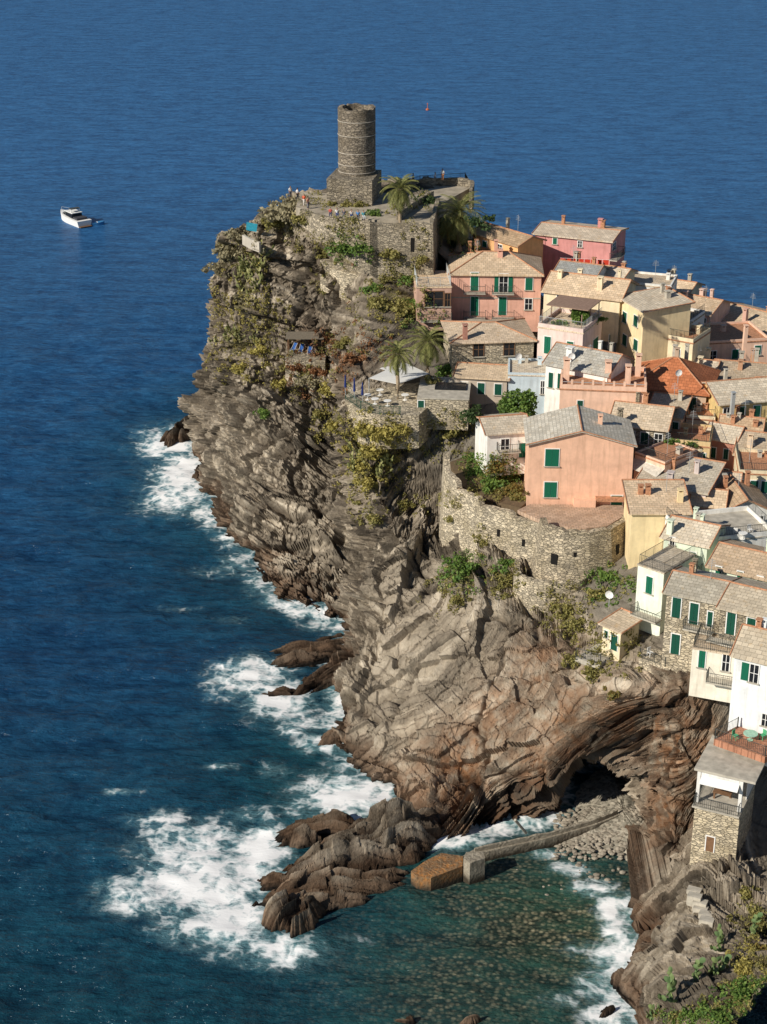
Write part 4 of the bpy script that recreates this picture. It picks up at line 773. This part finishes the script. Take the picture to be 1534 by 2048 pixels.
def palm(px,py,Y,ytop,rad,label,n=46,tr=.3):
    p=PY(px,py,Y); zt=PY(px,ytop,Y).z; hh=zt-p.z; rt=empty('palm_tree',p); tag(rt,label,'palm tree')
    MB().tube([(0,0,-1),(.05,0,hh*.4),(-.1,0,hh*.8),(0,0,hh)],[tr*1.3,tr,tr*.9,tr*1.25],8).build('trunk',plain((.36,.28,.19),.95,.4,6.),rt)
    V_=[];F_=[]
    for i in range(n):
        az=2.399*i+rnd.uniform(-.2,.2); el=R(82)-R(135)*(i/n)**.9; Lf=rad*rnd.uniform(.85,1.15); pts=[]
        pos=Vector((0,0,hh)); e_=el
        for s in range(9):
            pts.append(pos.copy()); pos=pos+Vector((math.cos(az)*math.cos(e_),math.sin(az)*math.cos(e_),math.sin(e_)))*Lf/8; e_-=R(11)
        side=Vector((-math.sin(az),math.cos(az),0))
        for s in range(1,9):
            for q in(0,.33,.66):
                if s==8 and q>0: continue
                b0=pts[s].lerp(pts[min(s+1,8)],q); d=(pts[s]-pts[s-1]).normalized(); l=Lf*.24*(1-abs(s-4)/7.)
                for sg in(-1,1):
                    tip=b0+side*sg*l*.75+d*l*.6-Vector((0,0,l*.35)); k=len(V_); V_+=[b0-d*.06,b0+d*.06,tip]; F_.append((k,k+1,k+2))
        for s in range(8):
            k=len(V_); V_+=[pts[s]+side*.03,pts[s]-side*.03,pts[s+1]-side*.02,pts[s+1]+side*.02]; F_.append((k,k+1,k+2,k+3))
    M=MB(); M.v=V_; M.f=F_; M.build('crown',L_PA,rt)
palm(800,524,236.5,378,3.2,'tall slender palm rising in front of the castle wall',52,.27)
palm(917,488,242,428,4.6,'broad bushy palm on the slope right of the castle wall',70,.5)
palm(855,742,213,684,3.3,'bushy palm next to the small stone house',54,.4)
palm(795,806,206,708,2.7,'leaning palm on the restaurant terrace between the parasols',44,.25)
# prickly pears
def pear(seed,n):
    q=random.Random(seed); M=MB(); tips=[(Vector((0,0,0)),Vector((0,0,1)))]
    for i in range(n):
        b0,d0=q.choice(tips[-10:]); d=(d0*.5+Vector((q.gauss(0,.6),q.gauss(0,.6),q.uniform(.2,1)))).normalized(); s=d.cross(Vector((q.gauss(0,1),q.gauss(0,1),q.gauss(0,1)))).normalized(); nn=d.cross(s); L=q.uniform(.5,.75)
        k=12; ring=[b0+d*L*(.5-.5*math.cos(2*math.pi*j/k))+s*L*.32*math.sin(2*math.pi*j/k) for j in range(k)]; c=b0+d*L*.5
        M.poly(ring+[c+nn*.07,c-nn*.07],[(j,(j+1)%k,k) for j in range(k)]+[((j+1)%k,j,k+1) for j in range(k)])
        tips.append((b0+d*L*.95,d))
    return M
PM=leaf((.2,.22,.08),(.42,.4,.17),'cactus'); PG=leaf((.12,.2,.08),(.28,.35,.14),'cactus_green')
pp=[pear(i,22) for i in range(3)]; pmes=[]
for i,M in enumerate(pp):
    for mm in(PM,PG):
        me=bpy.data.meshes.new('prickly_pear'); me.from_pydata([tuple(v) for v in M.v],[],M.f); me.update(); me.materials.append(mm); pmes.append(me)
for i in range(34):
    a,b_,c_,d_=[(495,560,28,46),(470,672,44,26),(512,540,18,34)][i%3] if i<26 else [(765,945,24,16),(708,940,10,18)][i%2]
    p=hit(a+rnd.uniform(-c_,c_),b_+rnd.uniform(-d_,d_)); o=obj('prickly_pear',pmes[(i%3)*2],None,None,p-Vector((0,0,.3))); s=rnd.uniform(.7,1.1); o.scale=(s,s,s); o.rotation_euler.z=rnd.uniform(0,6)
    tag(o,'pale yellow green prickly pear cactus on the sunny upper sea cliff' if i<26 else 'prickly pear cactus among the plant curtain below the restaurant','cactus','prickly pears on the upper cliff' if i<26 else 'prickly pears below the restaurant')
for i,(px,py,s,w_) in enumerate([(1300,2035,1.1,'lowest, at the bottom foot of the near slope'),(1355,2000,1.2,'on the brink of the near slope, left of the others'),(1390,1965,1.1,'on the brink of the near slope, middle'),(1425,1945,1.2,'largest pads on the near slope brink'),(1450,1900,1.,'topmost on the near slope brink'),(1505,1870,1.,'at the right edge of the near slope')]):
    p=hit(px,py); o=obj('prickly_pear',pmes[(i%3)*2+1],None,None,p-Vector((0,0,.2))); o.scale=(s,s,s); tag(o,'green prickly pear cactus '+w_,'cactus')
# ---------------------------------------------------------------- cove: jetty, walkway, beach
def weathered(c1,c2,c3):
    m,t,b=mk('weathered_concrete',.95); n=noise(t,ocoord(t),.9,5,.65); n2=noise(t,ocoord(t),3.,4)
    pz=nd(t,'SeparateXYZ',{0:nd(t,'NewGeometry').outputs['Position']}).outputs[2]
    col=mixc(t,rampf(t,n2,.4,.65),mixc(t,rampf(t,n,.35,.65),c1,c2),c3); col=mixc(t,rampf(t,mth(t,'ADD',pz,n),1.6,.7),col,(.05,.04,.028)); setc(t,b,col); bump(t,b,n2,1.,.2); return m
JO=weathered((.12,.085,.055),(.46,.2,.06),(.24,.16,.09)); WC=weathered((.2,.17,.13),(.4,.355,.28),(.27,.235,.18))
def quadblock(name,label,pts,z1,z0,mat,cat):
    o=MB().prism([P(a,b_,z1).xy for a,b_ in pts][::-1],z0,z1).build(name,mat); tag(o,label,cat); return o
quadblock('jetty','rust stained concrete jetty block at the end of the cove walkway',[(822,1742),(834,1752),(862,1756),(925,1732),(926,1712),(882,1706),(850,1722)],1.7,-2,JO,'jetty')
quadblock('concrete_pillar','cream concrete block standing beside the rusty jetty',[(927,1716),(940,1726),(970,1716),(966,1702),(932,1704)],2.6,-2,WC,'concrete block')
quadblock('walkway','narrow weathered concrete walkway along the cove foot of the cliff',[(925,1712),(950,1708),(1090,1678),(1190,1650),(1240,1630),(1237,1624),(1187,1643),(1087,1671),(945,1700)],1.2,-2,WC,'walkway')
wallstrip('walkway_kerb','raised concrete edge along the walkway of the cove',[(950,1697),(1090,1667),(1190,1639),(1236,1620)],1.7,1.2,.25,WC,'kerb')
o=MB().tube([P(1030,1640,4.5),P(1052,1666,1.9)],.16).build('pipe',CONC); tag(o,'short grey pipe leaning on the cove walkway','pipe')
pts=[(1085,1690),(1110,1668),(1130,1620),(1165,1560),(1215,1525),(1285,1570),(1325,1710),(1300,1745),(1250,1722),(1180,1700)]
bp=[P(a,b_,0) for a,b_ in pts]; cc=P(1245,1640,0); V_=[]
nr=14;na=80
ring=[]
for k in range(na):
    f_=k/na*len(bp); i=int(f_); p=bp[i].lerp(bp[(i+1)%len(bp)],f_-i); ring.append(p)
for j in range(nr+1):
    for p in ring:
        q=cc.lerp(p,j/nr); V_.append((q.x,q.y,1.35*(1-(j/nr)**1.6)-.15+rnd.uniform(-.07,.07)))
i=np.arange((nr+1)*na).reshape(nr+1,na); j=np.roll(i,-1,1); fq=np.stack([i[:-1],j[:-1],j[1:],i[1:]],-1).reshape(-1,4)[:,::-1]
m,t,b=mk('pebbles',.9); pos=nd(t,'NewGeometry').outputs['Position']; v1=nd(t,'TexVoronoi',{'Vector':pos,'Scale':3.2}); g=nd(t,'SeparateColor',{0:v1.outputs['Color']}).outputs[0]
setc(t,b,mixc(t,g,(.15,.135,.105),(.5,.45,.36))); bump(t,b,v1.outputs['Distance'],-1.,.2)
o=obj('beach',npmesh('beach',np.array(V_),fq,m),None); tag(o,kind='structure')
pv=[];pf=[];off=0
ico=[(0,0,1)]+[(math.cos(a)*.9,math.sin(a)*.9,.45) for a in np.linspace(0,5.24,6)]+[(math.cos(a)*.9,math.sin(a)*.9,-.45) for a in np.linspace(.5,5.74,6)]
icf=[(0,1+k,1+(k+1)%6) for k in range(6)]+[(1+k,7+k,1+(k+1)%6) for k in range(6)]+[(1+(k+1)%6,7+k,7+(k+1)%6) for k in range(6)]
for _ in range(700):
    if rnd.random()<.9: p=P(rnd.uniform(1110,1300),rnd.uniform(1625,1720),0); zz=1.2*(1-min(1,(p-cc).length/9))-.05
    else: p=P(rnd.gauss(1190,60),rnd.gauss(1740,30),0); zz=-.2
    s=rnd.uniform(.1,.3); sc=(s*rnd.uniform(.8,1.5),s,s*.6); a=rnd.uniform(0,6)
    pv.append(np.array([(p.x+(x*math.cos(a)-y*math.sin(a))*sc[0],p.y+(x*math.sin(a)+y*math.cos(a))*sc[1],zz+z*sc[2]) for x,y,z in ico])); pf.append(np.array(icf)+off); off+=13
o=obj('cobbles',npmesh('cobbles',np.concatenate(pv),np.concatenate(pf),plain((.3,.26,.205),.9,.6,1.2),False),None); tag(o,'loose grey brown cobbles on the small beach','cobbles',None,'stuff')
# ---------------------------------------------------------------- boats, buoy
def hull(L,Bm,h,mat,name,parent,z0=-.3):
    M=MB(); sec=9; v=[];f=[]
    for i in range(sec):
        t_=i/(sec-1); x=(t_-.5)*L; bw=Bm/2*(1-max(0,(t_-.45)/.55)**2.2); sh=h*(1+.35*t_**2)
        for s_,zz in((-1,sh),(-.82,z0*.2),(0,z0-.3),(.82,z0*.2),(1,sh)): v.append((x,bw*s_,zz))
    for i in range(sec-1):
        for k in range(4): f.append((i*5+k,i*5+k+1,i*5+6+k,i*5+5+k))
        f.append((i*5+4,i*5,i*5+5,i*5+9))
    f.append((0,1,2,3,4)); M.poly(v,f); return M.build(name,mat,parent)
r=empty('motor_yacht',P(146,444,0),R(128)); tag(r,'white motor yacht with dark cabin windows anchored left of the headland','boat'); r.scale=(1.,1.,1.)
hull(12,4.,1.5,WHITE,'hull',r)
M=MB(); M.poly([(-2.6,-1.5,1.4),(3.2,-1.2,1.7),(3.2,1.2,1.7),(-2.6,1.5,1.4),(-2.2,-1.3,2.7),(1.6,-1.,2.7),(1.6,1.,2.7),(-2.2,1.3,2.7)],[(0,1,5,4),(1,2,6,5),(2,3,7,6),(3,0,4,7),(4,5,6,7)]); M.build('cabin',GLASS,r)
MB().box(-2.6,1.4,-1.4,1.4,2.7,2.85).box(-1.6,-1.4,-1.2,-1.1,2.85,3.6).box(-1.6,-1.4,1.1,1.2,2.85,3.6).build('flybridge',WHITE,r); MB().box(-1.9,-.6,-1.25,1.25,3.6,3.75).build('bimini',IRON,r)
MB().box(-4.9,-2.8,-1.4,1.4,1.5,2.0).build('sun_pad',plain((.06,.06,.07),.8),r); MB().box(-6.8,-5.9,-1.6,1.6,.1,.25).build('swim_platform',WOOD,r)
railmesh([(.5,-1.6,1.7),(3.5,-1.1,1.95),(5.4,0,2.1),(3.5,1.1,1.95),(.5,1.6,1.7)],.7,1.2).build('railing',STEEL,r)
r=empty('dinghy',P(196,449,0),R(20)); tag(r,'small blue dinghy floating right of the white yacht','boat'); r.scale=(.95,)*3; hull(3.4,1.5,.6,plain((.05,.22,.45),.5),'hull',r); MB().box(-.3,.3,-.6,.6,.45,.65).build('seat',WHITE,r); MB().box(-1.95,-1.65,-.2,.2,.2,1.1).build('outboard_motor',IRON,r)
r=empty('buoy',P(855,220,0)); tag(r,'tiny orange marker buoy on the open sea behind the tower','buoy'); r.scale=(.8,)*3; BUO=plain((.5,.14,.06),.6)
MB().tube([(0,0,-.4),(0,0,0),(0,0,.4),(0,0,.7)],[.4,.7,.7,.25],12).build('float',BUO,r); MB().tube([(0,0,.7),(0,0,2.2)],.1).build('mast',BUO,r); MB().tube([(0,0,2.2),(0,0,2.5),(0,0,2.8)],[.1,.3,.1],8).build('top_mark',BUO,r)
# ---------------------------------------------------------------- people
def skin(Vs,Es,Rs):
    me=bpy.data.meshes.new('b'); me.from_pydata(Vs,Es,[]); o=bpy.data.objects.new('b',me); COL.objects.link(o)
    o.modifiers.new('s','SKIN'); o.modifiers.new('u','SUBSURF').levels=1
    for i,r_ in enumerate(Rs): me.skin_vertices[0].data[i].radius=(r_,r_); me.skin_vertices[0].data[i].use_root=(i==0)
    dg=bpy.context.evaluated_depsgraph_get(); nm_=bpy.data.meshes.new_from_object(o.evaluated_get(dg)); bpy.data.objects.remove(o)
    nm_.polygons.foreach_set('use_smooth',[True]*len(nm_.polygons)); return nm_
def skel(pose):
    pz=.5 if pose=='sit' else .95; dz=pz-.95
    Vs=[(0,0,.95+dz),(0,.01,1.12+dz),(0,0,1.3+dz),(0,-.01,1.47+dz),(0,-.02,1.56+dz),(0,-.03,1.65+dz),(0,-.02,1.71+dz),(0,-.125,1.6+dz)]; Rs=[.13,.115,.14,.05,.085,.092,.06,.014]; Es=[(0,1),(1,2),(2,3),(3,4),(4,5),(5,6),(4,7)]
    J={}
    for s in(-1,1):
        st_=s*.22 if pose=='walk' else 0
        if pose=='sit': leg=[(s*.1,-.05,.48),(s*.12,-.45,.5),(s*.12,-.47,.1),(s*.12,-.6,.03)]
        else: leg=[(s*.09,0,.88),(s*.1,-.03-st_*.5,.5),(s*.1,.02-st_*.9+(.06 if st_<0 else 0),.08),(s*.11,-.14-st_*.9,.03)]
        b0=len(Vs); Vs+=leg; Rs+=[.085,.06,.04,.032]; Es+=[(0,b0),(b0,b0+1),(b0+1,b0+2),(b0+2,b0+3)]; J['l%d'%s]=b0
        ey=.03+st_*.5
        arm=[(s*.18,0,1.4+dz),(s*.24,ey,1.13+dz),(s*.24,-.1+ey*1.5,.92+dz),(s*.24,-.13+ey*1.5,.85+dz)]
        b0=len(Vs); Vs+=arm; Rs+=[.055,.042,.03,.03]; Es+=[(2,b0),(b0,b0+1),(b0+1,b0+2),(b0+2,b0+3)]; J['a%d'%s]=b0
        x,y,z=arm[3]
        for q,(dy,l) in enumerate(((-.03,.07),(-.01,.085),(.01,.08),(.03,.06))):
            k=len(Vs); Vs+=[(x,y+dy,z-l*.5),(x-s*.015,y+dy-.01,z-l)]; Rs+=[.009,.007]; Es+=[(b0+3,k),(k,k+1)]
        k=len(Vs); Vs.append((x-s*.02,y-.055,z-.02)); Rs.append(.01); Es.append((b0+2,k))
    return Vs,Es,Rs,J
def clothes(sk,which):
    Vs,Es,Rs,J=sk
    if which=='shirt': ids=[2,1,0,J['a-1'],J['a-1']+1,J['a1'],J['a1']+1]; ed=[(0,1),(1,2),(0,3),(3,4),(0,5),(5,6)]; g=.028
    else: ids=[0,J['l-1'],J['l-1']+1,J['l-1']+2,J['l1'],J['l1']+1,J['l1']+2]; ed=[(0,1),(1,2),(2,3),(0,4),(4,5),(5,6)]; g=.026
    return skin([Vs[i] for i in ids],ed,[Rs[i]+g for i in ids])
PB={}
for po in('stand','walk','sit'):
    sk=skel(po); PB[po]=(skin(*sk[:3]),clothes(sk,'shirt'),clothes(sk,'trousers'),(.5 if po=='sit' else .95)-.95)
SKIN=plain((.45,.27,.19),.6,.08)
hairM=MB()
for i in range(6):
    for k in range(10): th_=R(8+i*19); a=2*math.pi*k/10; rr=.105; hairM.v.append((rr*math.sin(th_)*math.cos(a),rr*math.sin(th_)*math.sin(a)+(.015 if i>2 else 0),rr*math.cos(th_)))
for i in range(5):
    for k in range(10):
        if i>=3 and 6<=k<=8: continue
        hairM.f.append((i*10+k,i*10+10+k,i*10+10+(k+1)%10,i*10+(k+1)%10))
hairM.f.append(tuple(range(10)))
def person(px,py,z,pose,shirt,trs,label,rz,hair=(.05,.03,.02)):
    p=P(px,py,z-(.46 if pose=='sit' else 0)); o=obj('person',PB[pose][0].copy(),SKIN,None,p,rz=rz); o.scale=(1.04,)*3; tag(o,label,'person')
    obj('shirt',PB[pose][1].copy(),plain(shirt,.9,.1),o); obj('trousers',PB[pose][2].copy(),plain(trs,.9,.1),o); hairM.build('hair',plain(hair,.7),o,(0,-.02,1.66+PB[pose][3]),True)
for a in [(581,396,44.9,'stand',(.7,.68,.65),(.1,.1,.12),'person in white top and dark trousers, first from the left end of the castle platform',0.5),
 (595,400,44.9,'walk',(.65,.62,.6),(.04,.04,.05),'person in pale top and black trousers walking at the platform left end',2.),
 (608,412,44.9,'walk',(.6,.12,.06),(.6,.55,.5),'person in red orange top walking down beside the tower',-.6),
 (616,418,44.9,'stand',(.65,.3,.2),(.2,.2,.25),'person in salmon top standing next to the one in red',1.),
 (661,433,45.7,'sit',(.55,.1,.08),(.1,.1,.15),'person in red sitting on the castle wall, leftmost sitter',0),
 (674,434,45.7,'sit',(.75,.73,.7),(.08,.1,.2),'person in white sitting on the castle wall beside the one in red',.2),
 (688,436,45.7,'sit',(.1,.1,.12),(.2,.2,.2),'person in black sitting on the castle wall',-.2),
 (703,437,45.7,'sit',(.6,.55,.5),(.05,.08,.2),'person in beige sitting on the castle wall, between black and blue tops',.1),
 (716,438,45.7,'sit',(.08,.25,.55),(.1,.1,.12),'person in blue sitting on the castle wall',0),
 (727,439,45.7,'sit',(.1,.35,.4),(.5,.5,.5),'person in teal sitting on the castle wall, rightmost sitter',.3),
 (826,370,44.9,'stand',(.2,.3,.45),(.1,.1,.12),'person in blue grey standing on the far platform left of the parapet',1.2),
 (870,368,44.9,'walk',(.7,.7,.72),(.45,.42,.5),'person in pale clothes walking on the far platform',.8),
 (885,361,46.1,'stand',(.75,.74,.72),(.65,.28,.12),'person in white top and orange shorts standing high on the far parapet',2.8)]: person(*a)
# ---------------------------------------------------------------- terrace furniture
CLB=plain((.03,.1,.32),.8)
def deckchair(p,rz,label,mat,group=None):
    r=empty('deck_chair',p,rz); tag(r,label,'deck chair',group)
    M=MB()
    for s in(-.3,.3): M.tube([(s,-.7,.05),(s,.6,1.15)],.03,4); M.tube([(s,-.6,.42),(s,.55,.03)],.03,4)
    M.build('frame',WHITE,r); MB().poly([(-.29,-.6,.3),(.29,-.6,.3),(.29,-.1,.36),(-.29,-.1,.36),(.29,.58,1.1),(-.29,.58,1.1)],[(0,1,2,3),(3,2,4,5)]).build('sling',mat,r)
for i,(px,py) in enumerate([(588,702),(603,704),(620,708),(630,706),(640,704)]): deckchair(P(px,py,CZ.z),R(-30+i*12),['leftmost','second from left','middle','second from right','rightmost'][i]+' blue sling deckchair under the brown canopy',CLB)
def chair(p,rz,label,mat):
    r=empty('chair',p,rz); tag(r,label,'chair'); MB().box(-.24,.24,-.24,.24,.42,.47).build('seat',mat,r); MB().box(-.24,.24,.2,.25,.5,.95).build('backrest',mat,r)
    for x in(-.21,.21):
        for y in(-.21,.21): MB().box(x-.03,x+.03,y-.03,y+.03,0,.42).build('leg',mat,r)
def table(p,label,mat,rr=.5):
    r=empty('table',p); tag(r,label,'table'); MB().tube([(0,0,.7),(0,0,.75)],rr,16).build('tabletop',mat,r); MB().tube([(0,0,0),(0,0,.7)],.05).build('leg',mat,r); MB().tube([(0,0,0),(0,0,.05)],.3,12).build('base',mat,r)
for px,py,rz,w_ in [(1300,1312,.6,'leftmost on the narrow chair terrace'),(1330,1318,-.4,'middle of the narrow chair terrace'),(1375,1332,1.,'rightmost on the narrow chair terrace')]:
    p=P(px,py,19.6); chair(p,rz,'white garden chair '+w_,WHITE)
table(P(1352,1326,19.6),'small white round table between the white garden chairs',WHITE,.45)
table(P(1500,1480,18.9),'pale green round table on the red tiled terrace',plain((.35,.55,.42),.6),.7)
chair(P(1470,1478,18.9),.8,'green garden chair left of the pale green table',plain((.1,.4,.2),.6)); chair(P(1525,1478,18.9),-1.,'green garden chair right of the pale green table',plain((.1,.4,.2),.6))
zt=PY(1380,1090,166).z+.16
for px,py,w_ in [(1440,1075,'leftmost'),(1470,1070,'second from the left'),(1500,1066,'third from the left')]: chair(P(px,py,zt),rnd.uniform(0,3),'white chair on the big white roof terrace, '+w_,WHITE)
table(P(1485,1078,zt),'white round table among the chairs on the big white roof terrace',WHITE)
def closed(px,py,Y,hh,mat,label):
    r=empty('closed_parasol',PY(px,py,Y)); tag(r,label,'parasol'); MB().tube([(0,0,0),(0,0,hh)],.05).build('pole',STEEL,r); MB().tube([(0,0,hh*.4),(0,0,hh*.6),(0,0,hh*.95),(0,0,hh*1.02)],[.18,.14,.08,.03],8).build('canopy',mat,r)
BLU=plain((.02,.035,.15),.8)
closed(691,790,206,2.7,BLU,'dark blue closed parasol at the left corner of the restaurant terrace'); closed(709,800,205.5,3.,BLU,'dark blue closed parasol, middle one on the restaurant terrace'); closed(725,806,205,2.8,BLU,'dark blue closed parasol nearest the palm on the restaurant terrace')
closed(785,545,235.5,3.2,WHITE,'white closed parasol in the garden under the castle wall, left'); closed(760,552,236,2.6,WHITE,'short white closed parasol in the garden, left of the taller white one'); closed(747,530,237,2.8,plain((.03,.25,.15),.8),'green closed parasol in the garden by the castle wall')
def sail(pts,label):
    w=[PY(*p) for p in pts]; c=w[0]; r=empty('shade_sail',c); tag(r,label,'shade sail'); MB().solid([p-c for p in w],[tuple(range(len(w)))],.04).build('cloth',WHITE,r)
    for p in w: MB().tube([p-c,p-c-Vector((0,0,3.2))],.05).build('post',STEEL,r)
sail([(738,756,207),(795,768,206),(858,747,210),(806,724,215)],'large white shade sail over the restaurant terrace'); sail([(760,737,214),(800,747,212),(826,724,217),(795,714,219)],'smaller white shade sail behind the large one')
for px,py in [(750,808),(775,812),(735,800),(760,790),(810,800)]: table(P(px,py,29.2),'white restaurant table on the cliff terrace under the sails '+str({750:'near the railing middle',775:'near the palm foot',735:'by the blue parasols',760:'behind the front row',810:'right of the palm foot'}[px]),WHITE,.5)
o=MB().poly([P(493,444,41.5),P(515,448,41.5),P(513,464,39.9),P(492,460,39.9)],[(0,1,2,3)]).build('blue_awning',plain((.05,.4,.55),.8)); tag(o,'turquoise blue awning at the left tip of the headland','awning')
# laundry
a=PY(1120,516,238); c_=PY(1222,520,236); r=empty('clothes_line',a); tag(r,'line of bright red laundry in front of the rose house','laundry'); MB().tube([Vector((0,0,0)),c_-a],.02,4).build('rope',WHITE,r)
RD=plain((.65,.06,.03),.9)
for i in range(8):
    p=(c_-a)*((i+.5)/8.3); x=rnd.uniform(.28,.42); hz=rnd.uniform(.45,.9); MB().poly([p+Vector((-x,0,0)),p+Vector((x,0,0)),p+Vector((x*.9,-.05,-hz)),p+Vector((-x*.95,.03,-hz))],[(0,1,2,3)]).build('garment',RD,r)
def dish(px,py,Y,label,rz):
    r=empty('satellite_dish',PY(px,py,Y),rz); tag(r,label,'satellite dish'); M=MB(); v=[(0,.12,.6)]
    for q in(.5,1):
        for k in range(14): a_=2*math.pi*k/14; v.append((.45*q*math.cos(a_),.12-.12*q*q,.6+.45*q*math.sin(a_)))
    M.poly(v,[(0,1+k,1+(k+1)%14) for k in range(14)]+[(1+k,15+k,15+(k+1)%14,1+(k+1)%14) for k in range(14)]); M.build('reflector',WHITE,r); MB().tube([(0,.12,-.8),(0,.14,.6)],.04).build('mast',STEEL,r); MB().tube([(0,.1,.3),(0,-.6,.5)],.02,4).build('feed_arm',STEEL,r)
for a in [(1350,640,224,'white satellite dish on the white cubic house',.3),(1322,632,226,'white satellite dish left of the white cubic house',-.3),(1357,755,201,'white satellite dish on the red roof edge',.2),(1218,1200,160,'white satellite dish by the corner terrace house',-.4),(1037,722,209,'white satellite dish beside the small stone house',.2),(1388,928,188,'white satellite dish among the shaded roofs',.4),(1143,722,203,'white satellite dish on the grey slate roof',0.)]: dish(*a)
# ---------------------------------------------------------------- camera, light
cam=bpy.data.cameras.new('Camera'); co=bpy.data.objects.new('Camera',cam); COL.objects.link(co); co.location=CAM; co.rotation_euler=(R(66),0,0)
cam.sensor_fit='VERTICAL'; cam.sensor_height=36; cam.sensor_width=36; cam.lens=F/2048*36; cam.clip_end=30000; cam.clip_start=1; SC.camera=co
sd=Vector((-.77,-.54,.58)).normalized(); el=math.asin(sd.z); az=math.atan2(sd.x,sd.y)
su=bpy.data.lights.new('Sun','SUN'); su.energy=5.; su.angle=R(.5); su.color=(1,.93,.81); so=bpy.data.objects.new('Sun',su); COL.objects.link(so); so.rotation_euler=(-sd).to_track_quat('-Z','Y').to_euler()
wd=bpy.data.worlds.new('World'); SC.world=wd; wd.use_nodes=True; t=wd.node_tree; bg=t.nodes['Background']; sk=t.nodes.new('ShaderNodeTexSky'); sk.sky_type='NISHITA'; sk.sun_disc=False; sk.sun_elevation=el; sk.sun_rotation=az; sk.dust_density=0.; sk.ozone_density=3.; sk.air_density=1.
t.links.new(sk.outputs[0],bg.inputs[0]); bg.inputs[1].default_value=.06
SC.view_settings.view_transform='Standard'; SC.view_settings.look='None'; SC.view_settings.exposure=0
